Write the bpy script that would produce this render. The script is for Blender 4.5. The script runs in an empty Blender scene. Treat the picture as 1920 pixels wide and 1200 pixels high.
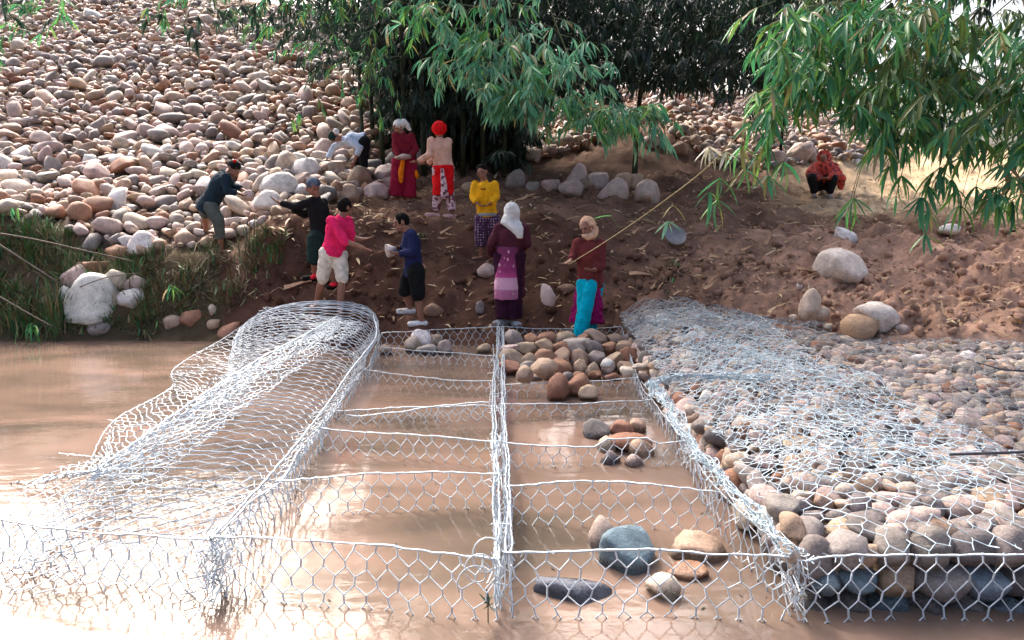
import bpy, bmesh, math, random
import numpy as np
from mathutils import Vector, Matrix, noise as mnoise, Quaternion

rng = random.Random(7)
nrg = np.random.default_rng(7)
SC = bpy.context.scene
COL = SC.collection

# ------------------------------------------------------------------ camera
CAM_H = 1.85                     # metres above the water
FPX = 1397.0                     # focal length in pixels of a 1920 wide frame
PITCH = math.atan(225 / FPX)     # horizon 225 px above the middle
CP, SP = math.cos(PITCH), math.sin(PITCH)
cam_data = bpy.data.cameras.new('camera')
cam = bpy.data.objects.new('camera', cam_data)
COL.objects.link(cam)
cam.location = (0, 0, CAM_H)
cam.rotation_euler = (math.pi / 2 - PITCH, 0, 0)
cam_data.sensor_width = 36.0
cam_data.lens = 36.0 * FPX / 1920.0
cam_data.clip_start = 0.05
cam_data.clip_end = 3000
SC.camera = cam

# ------------------------------------------------------------------ sky, sun, exposure
SUN_EL, SUN_AZ = math.radians(44), math.radians(-25)   # azimuth clockwise from +Y (straight ahead)
world = bpy.data.worlds.new('World')
SC.world = world
world.use_nodes = True
wn = world.node_tree
wn.nodes.clear()
sky = wn.nodes.new('ShaderNodeTexSky')
sky.sky_type = 'NISHITA'
sky.sun_disc = False
sky.sun_elevation = SUN_EL
sky.sun_rotation = SUN_AZ
sky.dust_density = 10.0
sky.air_density = 0.7
sky.ozone_density = 1.0
bgn = wn.nodes.new('ShaderNodeBackground')
bgn.inputs['Strength'].default_value = 0.15
wout = wn.nodes.new('ShaderNodeOutputWorld')
wn.links.new(sky.outputs[0], bgn.inputs['Color'])
wn.links.new(bgn.outputs[0], wout.inputs['Surface'])

sun_data = bpy.data.lights.new('sun', 'SUN')
sun_data.energy = 1.9
sun_data.angle = math.radians(12)
sun_data.color = (1.0, 0.96, 0.91)
sun = bpy.data.objects.new('sun', sun_data)
COL.objects.link(sun)
sdir = Vector((math.sin(SUN_AZ) * math.cos(SUN_EL), math.cos(SUN_AZ) * math.cos(SUN_EL), math.sin(SUN_EL)))
sun.rotation_euler = sdir.to_track_quat('Z', 'Y').to_euler()
sun.location = (-6, 18, 22)

SC.view_settings.view_transform = 'Standard'
SC.view_settings.look = 'None'
SC.view_settings.exposure = 1.8
SC.view_settings.gamma = 1.0
SC.view_settings.use_curve_mapping = False
SC.render.engine = 'CYCLES'
SC.cycles.use_denoising = True
SC.cycles.max_bounces = 6
SC.cycles.diffuse_bounces = 3
SC.cycles.transparent_max_bounces = 8
SC.cycles.caustics_reflective = False
SC.cycles.caustics_refractive = False


# ------------------------------------------------------------------ pixel <-> world helpers (real depths)
def ray(u, v):
    t = (600.0 - v) / FPX
    return Vector(((u - 960.0) / FPX, CP + t * SP, -SP + t * CP))

def P(u, v, Y):
    d = ray(u, v)
    k = Y / d.y
    return Vector((d.x * k, Y, CAM_H + d.z * k))

def on_level(u, v, z):
    d = ray(u, v)
    k = (z - CAM_H) / d.z
    return Vector((d.x * k, d.y * k, z))

def proj(x, y, z):
    dep = y * CP - (z - CAM_H) * SP
    upc = y * SP + (z - CAM_H) * CP
    return 960 + FPX * x / dep, 600 - FPX * upc / dep

def pxm(Y):
    return FPX / (Y * 0.99)

def slope(v):
    d = ray(960, v)
    return d.z / d.y

def lerp(a, b, t):
    return a + (b - a) * t

def nz(x, y, z=0.0):
    return mnoise.noise(Vector((x, y, z)))

def fbm(x, y, z=0.0, o=4):
    s, a = 0.0, 1.0
    for i in range(o):
        s += a * mnoise.noise(Vector((x, y, z)))
        x, y, z, a = x * 2.03 + 11.1, y * 2.03 + 3.7, z * 2.03 + 5.9, a * 0.5
    return s

# ------------------------------------------------------------------ object helpers
def tag(o, label=None, cat=None, group=None, kind=None):
    if label: o['label'] = label
    if cat: o['category'] = cat
    if group: o['group'] = group
    if kind: o['kind'] = kind
    return o

def empty(name, loc, label=None, cat=None, group=None):
    o = bpy.data.objects.new(name, None)
    COL.objects.link(o)
    o.location = loc
    o.empty_display_size = 0.1
    return tag(o, label, cat, group)

def link(name, me, mat=None, parent=None):
    o = bpy.data.objects.new(name, me)
    COL.objects.link(o)
    if mat is not None and len(me.materials) == 0:
        me.materials.append(mat)
    if parent is not None:
        o.parent = parent
        off = Vector(parent.location)
        if parent.parent is not None:
            off = Vector((0, 0, 0))     # mesh parents already sit in world coordinates
        o.matrix_parent_inverse = Matrix.Translation(-off)
    return o

def np_mesh(name, V, F, smooth=True, col=None):
    V = np.asarray(V, dtype=np.float32); F = np.asarray(F, dtype=np.int32)
    me = bpy.data.meshes.new(name)
    k = F.shape[1]
    me.vertices.add(len(V)); me.vertices.foreach_set('co', V.ravel())
    me.loops.add(F.size); me.loops.foreach_set('vertex_index', F.ravel())
    me.polygons.add(len(F))
    me.polygons.foreach_set('loop_start', np.arange(0, F.size, k, dtype=np.int32))
    me.polygons.foreach_set('loop_total', np.full(len(F), k, dtype=np.int32))
    if smooth:
        me.polygons.foreach_set('use_smooth', np.ones(len(F), dtype=bool))
    me.update(calc_edges=True)
    if col is not None:
        at = me.color_attributes.new('col', 'FLOAT_COLOR', 'POINT')
        c4 = np.ones((len(V), 4), dtype=np.float32); c4[:, :3] = col
        at.data.foreach_set('color', c4.ravel())
    me.validate()
    return me

def bm_mesh(name, bm, smooth=True):
    me = bpy.data.meshes.new(name)
    bm.normal_update()
    bm.to_mesh(me); bm.free()
    if smooth:
        me.polygons.foreach_set('use_smooth', np.ones(len(me.polygons), dtype=bool))
    return me

class Geo:
    """collects triangles / quads (as triangles) for one mesh"""
    def __init__(self): self.V = []; self.F = []; self.C = []; self.n = 0
    def add(self, V, F, c=None):
        V = np.asarray(V, dtype=np.float32).reshape(-1, 3); F = np.asarray(F, dtype=np.int32)
        self.V.append(V); self.F.append(F + self.n); self.n += len(V)
        if c is not None: self.C.append(np.tile(np.asarray(c, dtype=np.float32), (len(V), 1)))
    def mesh(self, name, smooth=True):
        col = np.concatenate(self.C) if self.C else None
        return np_mesh(name, np.concatenate(self.V), np.concatenate(self.F), smooth, col)

def tube(pts, rad, n=6):
    """closed tube through pts; returns V, F (triangles)"""
    pts = [Vector(p) for p in pts]
    m = len(pts)
    rs = rad if hasattr(rad, '__len__') else [rad] * m
    V = []; F = []
    prev = None
    for i, p in enumerate(pts):
        t = (pts[min(i + 1, m - 1)] - pts[max(i - 1, 0)])
        t = t.normalized() if t.length > 1e-9 else Vector((0, 0, 1))
        ref = prev if prev is not None else (Vector((0, 0, 1)) if abs(t.z) < 0.9 else Vector((1, 0, 0)))
        a = (ref - t * ref.dot(t))
        a = a.normalized() if a.length > 1e-6 else t.orthogonal().normalized()
        prev = a
        b = t.cross(a)
        for k in range(n):
            an = 2 * math.pi * k / n
            V.append(p + (a * math.cos(an) + b * math.sin(an)) * rs[i])
    for i in range(m - 1):
        for k in range(n):
            k2 = (k + 1) % n
            a0, b0, a1, b1 = i * n + k, i * n + k2, (i + 1) * n + k, (i + 1) * n + k2
            F += [(a0, b0, b1), (a0, b1, a1)]
    c0, c1 = len(V), len(V) + 1
    V += [pts[0], pts[-1]]
    for k in range(n):
        k2 = (k + 1) % n
        F += [(c0, k2, k), (c1, (m - 1) * n + k, (m - 1) * n + k2)]
    return [tuple(v) for v in V], F

def smooth_path(pts, per=6):
    pts = [Vector(p) for p in pts]
    out = []
    for i in range(len(pts) - 1):
        p0, p1, p2, p3 = pts[max(i - 1, 0)], pts[i], pts[i + 1], pts[min(i + 2, len(pts) - 1)]
        for k in range(per):
            t = k / per
            out.append(0.5 * ((2 * p1) + (p2 - p0) * t + (2 * p0 - 5 * p1 + 4 * p2 - p3) * t * t + (3 * p1 - p0 - 3 * p2 + p3) * t ** 3))
    out.append(pts[-1])
    return out

# ------------------------------------------------------------------ materials
def new_mat(name):
    m = bpy.data.materials.new(name); m.use_nodes = True
    nt = m.node_tree
    return m, nt, nt.nodes['Principled BSDF']

def vary(nt, bsdf, src, lo, hi, scale, detail=6, bump=0.0, bscale=None, coords='pos', bdist=0.02):
    """multiply a colour source by noise between lo and hi; optional bump"""
    N = nt.nodes; L = nt.links
    if coords == 'pos':
        g = N.new('ShaderNodeNewGeometry').outputs['Position']
    else:
        g = N.new('ShaderNodeTexCoord').outputs['Object']
    n1 = N.new('ShaderNodeTexNoise'); n1.inputs['Scale'].default_value = scale; n1.inputs['Detail'].default_value = detail
    n1.inputs['Roughness'].default_value = 0.65
    L.new(g, n1.inputs['Vector'])
    mr = N.new('ShaderNodeMapRange'); mr.inputs['From Min'].default_value = 0.3; mr.inputs['From Max'].default_value = 0.7
    mr.inputs['To Min'].default_value = lo; mr.inputs['To Max'].default_value = hi
    L.new(n1.outputs['Fac'], mr.inputs['Value'])
    mx = N.new('ShaderNodeVectorMath'); mx.operation = 'SCALE'
    if isinstance(src, tuple):
        mx.inputs[0].default_value = src[:3]
    else:
        L.new(src, mx.inputs[0])
    L.new(mr.outputs[0], mx.inputs['Scale'])
    L.new(mx.outputs[0], bsdf.inputs['Base Color'])
    if bump:
        n2 = N.new('ShaderNodeTexNoise'); n2.inputs['Scale'].default_value = bscale or scale * 4
        n2.inputs['Detail'].default_value = 8; n2.inputs['Roughness'].default_value = 0.7
        L.new(g, n2.inputs['Vector'])
        bp = N.new('ShaderNodeBump'); bp.inputs['Strength'].default_value = bump; bp.inputs['Distance'].default_value = bdist
        L.new(n2.outputs['Fac'], bp.inputs['Height']); L.new(bp.outputs[0], bsdf.inputs['Normal'])
    return mx

def simple_mat(name, c, rough=0.8, lo=0.8, hi=1.2, scale=8, bump=0.0, bscale=None, spec=0.3, metallic=0.0, bdist=0.01, coords='pos'):
    m, nt, b = new_mat(name)
    vary(nt, b, c, lo, hi, scale, bump=bump, bscale=bscale, bdist=bdist, coords=coords)
    b.inputs['Roughness'].default_value = rough
    b.inputs['Specular IOR Level'].default_value = spec
    b.inputs['Metallic'].default_value = metallic
    return m

def stone_mat(name, source):
    m, nt, b = new_mat(name)
    N = nt.nodes; L = nt.links
    if source == 'object':
        src = N.new('ShaderNodeObjectInfo').outputs['Color']
    else:
        at = N.new('ShaderNodeAttribute'); at.attribute_name = 'col'; src = at.outputs['Color']
    mx = vary(nt, b, src, 0.66, 1.26, 9, detail=9, bump=0.6, bscale=26, bdist=0.016)
    # fine dark and pale specks of the rock itself
    g = N.new('ShaderNodeNewGeometry').outputs['Position']
    v = N.new('ShaderNodeTexNoise'); v.inputs['Scale'].default_value = 75; v.inputs['Detail'].default_value = 3
    L.new(g, v.inputs['Vector'])
    cr = N.new('ShaderNodeMapRange'); cr.inputs['From Min'].default_value = 0.35; cr.inputs['From Max'].default_value = 0.68
    cr.inputs['To Min'].default_value = 0.8; cr.inputs['To Max'].default_value = 1.18
    L.new(v.outputs['Fac'], cr.inputs['Value'])
    m2 = N.new('ShaderNodeVectorMath'); m2.operation = 'SCALE'
    L.new(mx.outputs[0], m2.inputs[0]); L.new(cr.outputs[0], m2.inputs['Scale'])
    sz = N.new('ShaderNodeSeparateXYZ'); L.new(g, sz.inputs[0])
    wob = N.new('ShaderNodeMath'); wob.operation = 'MULTIPLY_ADD'; wob.inputs[1].default_value = 0.05
    L.new(v.outputs['Fac'], wob.inputs[0]); L.new(sz.outputs['Z'], wob.inputs[2])
    wet = N.new('ShaderNodeMapRange'); wet.inputs['From Min'].default_value = 0.055; wet.inputs['From Max'].default_value = 0.085   # damp line just above the water
    wet.inputs['To Min'].default_value = 0.42; wet.inputs['To Max'].default_value = 1.0
    L.new(wob.outputs[0], wet.inputs['Value'])
    m3 = N.new('ShaderNodeVectorMath'); m3.operation = 'SCALE'
    L.new(m2.outputs[0], m3.inputs[0]); L.new(wet.outputs[0], m3.inputs['Scale'])
    L.new(m3.outputs[0], b.inputs['Base Color'])
    wr = N.new('ShaderNodeMapRange'); wr.inputs['From Min'].default_value = 0.42; wr.inputs['From Max'].default_value = 1.0
    wr.inputs['To Min'].default_value = 0.25; wr.inputs['To Max'].default_value = 0.72
    L.new(wet.outputs[0], wr.inputs['Value']); L.new(wr.outputs[0], b.inputs['Roughness'])
    b.inputs['Specular IOR Level'].default_value = 0.3
    return m

M = {}
M['stone'] = stone_mat('stone', 'object')
M['stone_mass'] = stone_mat('stone_mass', 'attr')
M['zinc'] = simple_mat('galvanised_wire', (0.56, 0.63, 0.68), 0.45, 0.75, 1.15, 30, spec=0.6)
M['zinc_old'] = simple_mat('weathered_wire', (0.30, 0.325, 0.345), 0.55, 0.6, 1.2, 14, spec=0.5)
M['zinc_lid'] = simple_mat('blue_grey_wire', (0.50, 0.61, 0.67), 0.5, 0.7, 1.15, 20, spec=0.5)

def attr_mat(name, lo, hi, scale, rough, bump=0.0, bscale=None, bdist=0.02, spec=0.3, trans=0.0):
    m, nt, b = new_mat(name)
    at = nt.nodes.new('ShaderNodeAttribute'); at.attribute_name = 'col'
    vary(nt, b, at.outputs['Color'], lo, hi, scale, detail=10, bump=bump, bscale=bscale, bdist=bdist)
    b.inputs['Roughness'].default_value = rough
    b.inputs['Specular IOR Level'].default_value = spec
    return m
M['earth'] = attr_mat('earth', 0.55, 1.45, 2.2, 0.95, bump=0.7, bscale=20, bdist=0.05, spec=0.1)

def leaf_mat(name, source, base=None):
    m, nt, b = new_mat(name)
    N = nt.nodes; L = nt.links
    if source == 'object':
        src = N.new('ShaderNodeObjectInfo').outputs['Color']
    else:
        at = N.new('ShaderNodeAttribute'); at.attribute_name = 'col'; src = at.outputs['Color']
    L.new(src, b.inputs['Base Color'])
    b.inputs['Roughness'].default_value = 0.42
    b.inputs['Specular IOR Level'].default_value = 0.5
    tr = N.new('ShaderNodeBsdfTranslucent'); L.new(src, tr.inputs['Color'])
    mixs = N.new('ShaderNodeMixShader'); mixs.inputs[0].default_value = 0.42
    out = N['Material Output']
    L.new(b.outputs[0], mixs.inputs[1]); L.new(tr.outputs[0], mixs.inputs[2]); L.new(mixs.outputs[0], out.inputs['Surface'])
    return m
M['leaf'] = leaf_mat('bamboo_leaf', 'object')
M['leaf_mass'] = leaf_mat('bamboo_leaf_mass', 'attr')
M['culm'] = simple_mat('bamboo_culm', (0.020, 0.026, 0.010), 0.6, 0.6, 1.4, 5)  # near black: the clump's inner shade is put into this colour
M['twig'] = simple_mat('bamboo_twig', (0.30, 0.22, 0.09), 0.6, 0.7, 1.3, 12)
M['twig_green'] = simple_mat('bamboo_twig_green', (0.10, 0.12, 0.045), 0.6, 0.7, 1.3, 12)
M['deadwood'] = simple_mat('dead_wood', (0.135, 0.11, 0.088), 0.9, 0.6, 1.3, 14, bump=0.3)
M['straw'] = attr_mat('dry_litter', 0.75, 1.2, 20, 0.85)
M['sheath'] = simple_mat('dry_sheath', (0.46, 0.28, 0.17), 0.85, 0.7, 1.25, 22, bump=0.3)
M['grass'] = attr_mat('grass_blades', 0.8, 1.2, 6, 0.6)

# ================================================================== TERRAIN
# profiles along viewing columns: (row in the photo, distance) -> height
COLS = [  # u : [(v, Y), ...] from the water's edge to the crest
    (-500, [(640, 9.75), (520, 10.4), (405, 11.0), (330, 12.6), (-12, 26.0)]),
    (0,    [(640, 9.75), (520, 10.4), (405, 11.0), (330, 12.8), (-12, 26.0)]),
    (150,  [(635, 9.80), (560, 10.1), (480, 10.6), (430, 11.0), (330, 13.0), (-12, 26.0)]),
    (300,  [(628, 9.85), (565, 10.1), (480, 10.6), (455, 11.0), (330, 13.2), (-10, 26.0)]),
    (440,  [(615, 9.9), (560, 10.1), (480, 10.7), (450, 11.2), (330, 13.2), (-5, 26.0)]),
    (520,  [(605, 9.9), (560, 10.15), (530, 10.4), (420, 10.8), (400, 11.6), (320, 13.3), (0, 25.5)]),
    (600,  [(612, 9.8), (560, 10.05), (528, 10.4), (415, 10.95), (378, 12.2), (300, 14.0), (15, 25)]),
    (680,  [(622, 9.7), (560, 10.0), (520, 10.3), (415, 11.1), (374, 12.6), (322, 13.8), (40, 24.5)]),
    (760,  [(632, 9.6), (560, 10.0), (480, 10.6), (415, 11.25), (378, 13.0), (340, 14.2), (240, 17), (80, 24)]),
    (880,  [(634, 9.5), (560, 10.0), (487, 10.9), (415, 11.5), (382, 12.4), (340, 14.2), (300, 16), (120, 24)]),
    (1000, [(634, 9.5), (560, 10.0), (480, 10.8), (412, 11.5), (375, 13.0), (335, 14.6), (290, 17), (150, 24)]),
    (1120, [(632, 9.4), (560, 9.9), (480, 10.8), (418, 11.6), (378, 13.2), (335, 14.8), (270, 17), (165, 23)]),
    (1260, [(630, 9.1), (560, 9.8), (480, 10.9), (425, 11.8), (375, 13.6), (320, 15.2), (250, 17.5), (170, 23)]),
    (1400, [(626, 8.6), (560, 9.5), (480, 10.8), (425, 12.0), (380, 13.8), (340, 15.4), (290, 17.5), (180, 23)]),
    (1550, [(628, 8.3), (560, 9.3), (480, 10.6), (410, 12.4), (372, 14.4), (335, 16.2), (280, 18), (200, 23)]),
    (1700, [(630, 8.1), (560, 9.2), (480, 10.6), (410, 12.6), (380, 14.4), (335, 18.5), (310, 21), (270, 25)]),
    (1920, [(632, 7.9), (560, 9.1), (480, 10.6), (420, 12.4), (385, 14.4), (325, 20.0), (305, 24), (285, 28)]),
    (2500, [(640, 7.7), (560, 9.0), (480, 10.6), (420, 12.4), (385, 14.4), (325, 20.0), (305, 24), (285, 28)]),
]
YS = np.concatenate([np.arange(-40, 6, 4.0), np.arange(6, 8, 0.25), np.arange(8.0, 15.0, 0.05), np.arange(15, 30, 0.25), np.arange(30, 60, 3.0)])
QS = []; ZC = []
for u, prof in COLS:
    QS.append((u - 960) / FPX)
    ys = [p[1] for p in prof]; zs = [CAM_H + slope(p[0]) * p[1] for p in prof]
    base = -0.55
    y0, z0 = ys[0], zs[0]
    ys = [-60, y0 - 1.6, y0 - 0.35] + ys + [ys[-1] + 2.0, ys[-1] + 14, 200]
    zs = [base, base, min(z0 - 0.12, -0.1) if u < 1150 else z0 - 0.28] + zs + [zs[-1] + 0.05, zs[-1] - 2.0, zs[-1] - 2.5]
    z = np.interp(YS, ys, zs)
    ZC.append(z)
QS = np.array(QS); ZC = np.array(ZC)
# soften the corners a little along the depth direction
for _ in range(3):
    zz = ZC.copy()
    zz[:, 1:-1] = (ZC[:, :-2] + 2 * ZC[:, 1:-1] + ZC[:, 2:]) / 4
    ZC = zz

def terrain_base(x, y):
    q = x / max(y, 3.0)
    qi = min(max(q, QS[0]), QS[-1] - 1e-6)
    i = int(np.searchsorted(QS, qi, side='right') - 1); i = max(0, min(i, len(QS) - 2))
    f = (qi - QS[i]) / (QS[i + 1] - QS[i]); f = f * f * (3 - 2 * f)
    j = int(np.searchsorted(YS, y, side='right') - 1); j = max(0, min(j, len(YS) - 2))
    g = min(max((y - YS[j]) / (YS[j + 1] - YS[j]), 0), 1)
    a = lerp(ZC[i, j], ZC[i, j + 1], g); b = lerp(ZC[i + 1, j], ZC[i + 1, j + 1], g)
    return lerp(a, b, f)

def rough_amt(x, y):
    """how broken the ground is: mud bed, grassy bank, dug bank, trodden shelf"""
    q = x / max(y, 3)
    t = min(max((y - (9.3 if q < 0.15 else 8.0)) / 0.6, 0), 1)
    k = min(max((q + 0.36) / 0.05, 0), 1)
    shelf = min(max((y - 11.8) / 1.2, 0), 1)
    return 0.015 + t * (0.07 * (1 - k) + k * lerp(lerp(0.15, 0.24, min(max((q - 0.1) / 0.15, 0), 1)), 0.15, shelf)) * (0.55 + 0.9 * min(max(0.5 + fbm(x * 0.55, y * 0.8, 31, 2), 0), 1))

FEET = []    # trodden places under the people: x, y, ground height
for (u, v, Y) in ((790, 600, 9.67), (768, 577, 9.91), (594, 566, 9.71), (637, 578, 9.5), (590, 515, 10.3), (626, 532, 10.37), (386, 430, 11.3), (415, 466, 10.94), (743, 366, 13.0), (768, 371, 13.0),
                  (817, 398, 11.96), (848, 401, 11.88), (902, 478, 11.0), (926, 479, 11.03), (945, 597, 9.7), (963, 599, 9.7), (1527, 363, 14.18), (1555, 364, 14.18)):
    q = P(u, v, Y); FEET.append((q.x, q.y - 0.05, q.z - 0.075))
def terrain_z(x, y):
    z = terrain_raw(x, y)
    for fx, fy, fz in FEET:
        d2 = (x - fx) ** 2 + (y - fy) ** 2
        if d2 < 0.36:
            w = math.exp(-d2 / 0.045); z = z * (1 - w) + fz * w
    return z
def terrain_raw(x, y):
    z = terrain_base(x, y)
    r = rough_amt(x, y)
    wx, wy = x + 0.25 * nz(x * 1.1, y * 1.1, 7), y + 0.25 * nz(x * 1.1, y * 1.1, 17)
    z += r * (0.75 * fbm(wx * 1.1, wy * 1.1, 0.3, 3) + 0.75 * abs(fbm(wx * 2.9, wy * 2.9, 2.0, 3)) + 0.30 * abs(nz(x * 9, y * 9, 5)) - 0.30)
    if r > 0.06:
        gx, gy = wx * 5.0 + nz(x * 6, y * 6) * 0.7, wy * 5.0 + nz(x * 6, y * 6, 4) * 0.7
        c = mnoise.cell(Vector((gx, gy, 0)))
        z += r * 0.22 * (c - 0.5) * max(0.0, min(1.0, fbm(x * .9, y * .9, 8, 2) + 0.6))
    return z

def hit(u, v, y0=6.0, y1=40.0):
    """first meeting of a view ray with the terrain"""
    d = ray(u, v)
    q = d.x / d.y
    sl = d.z / d.y
    y = y0; prev = None
    while y < y1:
        x = q * y
        h = CAM_H + sl * y - terrain_base(x, y)
        if h <= 0: break
        y += 0.06
    else:
        return None
    x = q * y
    return Vector((x, y, terrain_z(x, y)))

def inside(u, v, poly):
    c = False; n = len(poly); j = n - 1
    for i in range(n):
        x1, y1 = poly[i]; x2, y2 = poly[j]
        if (y1 > v) != (y2 > v) and u < (x2 - x1) * (v - y1) / (y2 - y1) + x1: c = not c
        j = i
    return c

STONE_POLY = [(-900, 400), (0, 402), (120, 415), (150, 455), (245, 482), (330, 468), (425, 452), (500, 412), (585, 392), (650, 372), (735, 348),
              (760, 318), (1000, 300), (1000, 40), (-900, -60)]
STONE_POLY2 = [(1000, 305), (1090, 275), (1230, 225), (1330, 300), (1420, 318), (1560, 300), (1640, 300), (1650, 150), (1000, 120)]

def soil(x, y, z):
    """colour of the ground itself: wet clay, dry earth, straw covered shelf, humus under the grass"""
    u, v = proj(x, y, z)
    clay = np.array((0.098, 0.049, 0.033)); dry = np.array((0.35, 0.215, 0.155)); shelf = np.array((0.165, 0.096, 0.065))
    straw = np.array((0.46, 0.33, 0.20)); humus = np.array((0.085, 0.062, 0.036)); hill = np.array((0.11, 0.078, 0.060))
    n = fbm(x * 0.8, y * 0.8, 3.1, 3)
    if y < 8.0 and u < 1250: return np.array((0.24, 0.14, 0.085))
    if inside(u, v, STONE_POLY): return hill
    if u < 420 + 60 * n: return humus * (1 + 0.3 * n)
    t = min(max((u - 1080) / 480, 0), 1)
    c = clay * (1 - t) + dry * t
    s = min(max((y - 11.3 + 0.5 * n) / 0.9, 0), 1)
    c = c * (1 - s) + shelf * s
    if u > 1420:
        k = min(max((y - 12.4 + 1.2 * n) / 1.6, 0), 1) * min((u - 1420) / 160, 1)
        c = c * (1 - k) + straw * k
    k = min(max(fbm(x * 2.2, y * 2.2, 9.0, 3) * 1.4 - 0.1, 0), 0.6)
    return c * (1 - k) + (c * 1.55) * k

def build_terrain():
    qs = np.concatenate([np.linspace(-2.2, -0.85, 24, endpoint=False), np.linspace(-0.85, 0.8, 330), np.linspace(0.83, 2.2, 24)])
    V = []; C = []
    ys = YS
    for y in ys:
        w = max(y, 3.0)
        for q in qs:
            x = q * w
            z = terrain_z(x, y)
            V.append((x, y, z)); C.append(soil(x, y, z) if (6 < y < 32) else (0.2, 0.13, 0.08))
    nq = len(qs); F = []
    idx = np.arange(len(ys) * nq).reshape(len(ys), nq)
    F = np.stack([idx[:-1, :-1].ravel(), idx[:-1, 1:].ravel(), idx[1:, 1:].ravel(), idx[1:, :-1].ravel()], axis=1)
    me = np_mesh('river_bank', V, F, True, np.array(C))
    o = link('river_bank', me, M['earth'])
    tag(o, 'eroded brown earth river bank rising to a stone covered levee', kind='structure')
build_terrain()

# far flat land out to the horizon
def far_land():
    m = simple_mat('far_fields', (0.12, 0.13, 0.06), 0.95, 0.7, 1.2, 0.05)
    V = [(-2500, -2500, -0.75), (2500, -2500, -0.75), (2500, 2500, -0.75), (-2500, 2500, -0.75)]
    o = link('ground', np_mesh('ground', V, [(0, 1, 2, 3)]), m)
    tag(o, 'flat land reaching to the horizon', kind='structure')
far_land()

# ------------------------------------------------------------------ water
def water():
    m, nt, b = new_mat('muddy_water')
    N = nt.nodes; L = nt.links
    g = N.new('ShaderNodeNewGeometry').outputs['Position']
    mp = N.new('ShaderNodeMapping'); mp.inputs['Scale'].default_value = (0.55, 1.3, 1.0); L.new(g, mp.inputs['Vector'])
    n1 = N.new('ShaderNodeTexNoise'); n1.inputs['Scale'].default_value = 1.1; n1.inputs['Detail'].default_value = 5
    n1.inputs['Distortion'].default_value = 0.8
    L.new(mp.outputs[0], n1.inputs['Vector'])
    cr = N.new('ShaderNodeValToRGB')
    cr.color_ramp.elements[0].position = 0.32; cr.color_ramp.elements[0].color = (0.100, 0.077, 0.059, 1)
    cr.color_ramp.elements[1].position = 0.68; cr.color_ramp.elements[1].color = (0.240, 0.158, 0.120, 1)
    L.new(n1.outputs['Fac'], cr.inputs[0]); L.new(cr.outputs[0], b.inputs['Base Color'])
    b.inputs['Roughness'].default_value = 0.06
    b.inputs['IOR'].default_value = 1.33
    b.inputs['Specular IOR Level'].default_value = 1.0
    mp2 = N.new('ShaderNodeMapping'); mp2.inputs['Scale'].default_value = (0.8, 2.0, 1.0); L.new(g, mp2.inputs['Vector'])
    n2 = N.new('ShaderNodeTexNoise'); n2.inputs['Scale'].default_value = 3.4; n2.inputs['Detail'].default_value = 5
    L.new(mp2.outputs[0], n2.inputs['Vector'])
    bp = N.new('ShaderNodeBump'); bp.inputs['Strength'].default_value = 0.07; bp.inputs['Distance'].default_value = 0.05
    mp3 = N.new('ShaderNodeMapping'); mp3.inputs['Scale'].default_value = (5.0, 16.0, 1.0); L.new(g, mp3.inputs['Vector'])
    n3 = N.new('ShaderNodeTexNoise'); n3.inputs['Scale'].default_value = 1.0; n3.inputs['Detail'].default_value = 4
    L.new(mp3.outputs[0], n3.inputs['Vector'])
    ad = N.new('ShaderNodeMath'); ad.operation = 'MULTIPLY_ADD'; ad.inputs[1].default_value = 0.16
    L.new(n3.outputs['Fac'], ad.inputs[0]); L.new(n2.outputs['Fac'], ad.inputs[2])
    L.new(ad.outputs[0], bp.inputs['Height']); L.new(bp.outputs[0], b.inputs['Normal'])
    tr = N.new('ShaderNodeBsdfTransparent'); tr.inputs['Color'].default_value = (0.9, 0.75, 0.6, 1)
    mx = N.new('ShaderNodeMixShader'); mx.inputs[0].default_value = 0.05
    L.new(b.outputs[0], mx.inputs[1]); L.new(tr.outputs[0], mx.inputs[2])
    L.new(mx.outputs[0], N['Material Output'].inputs['Surface'])
    xs = np.linspace(-70, 70, 29); ys = np.linspace(-60, 13, 29)
    V = [(x, y, 0.0) for y in ys for x in xs]
    idx = np.arange(29 * 29).reshape(29, 29)
    F = np.stack([idx[:-1, :-1].ravel(), idx[:-1, 1:].ravel(), idx[1:, 1:].ravel(), idx[1:, :-1].ravel()], axis=1)
    o = link('water', np_mesh('water', V, F), m)
    tag(o, 'shallow muddy brown river water', kind='structure')
water()

# ================================================================== STONES
PAL = {  # albedo of river stones
    'pale pink':   [(0.50, 0.38, 0.335), (0.46, 0.35, 0.30)],
    'cream':       [(0.52, 0.42, 0.325), (0.56, 0.46, 0.37)],
    'white':       [(0.66, 0.61, 0.57), (0.70, 0.66, 0.61)],
    'tan':         [(0.38, 0.26, 0.185), (0.42, 0.30, 0.21)],
    'rust brown':  [(0.27, 0.135, 0.085), (0.31, 0.16, 0.10)],
    'grey':        [(0.255, 0.215, 0.195), (0.29, 0.25, 0.225)],
    'dark grey':   [(0.15, 0.13, 0.125), (0.19, 0.165, 0.155)],
    'slate blue':  [(0.17, 0.23, 0.26), (0.20, 0.25, 0.28)],
}
def pick(weights):
    ks = list(weights); t = rng.random() * sum(weights.values())
    for k in ks:
        t -= weights[k]
        if t <= 0: return k
    return ks[-1]
def colour(k):
    c = rng.choice(PAL[k]); f = rng.uniform(0.86, 1.14)
    return tuple(min(x * f * rng.uniform(0.97, 1.03), 0.8) for x in c)

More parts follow.
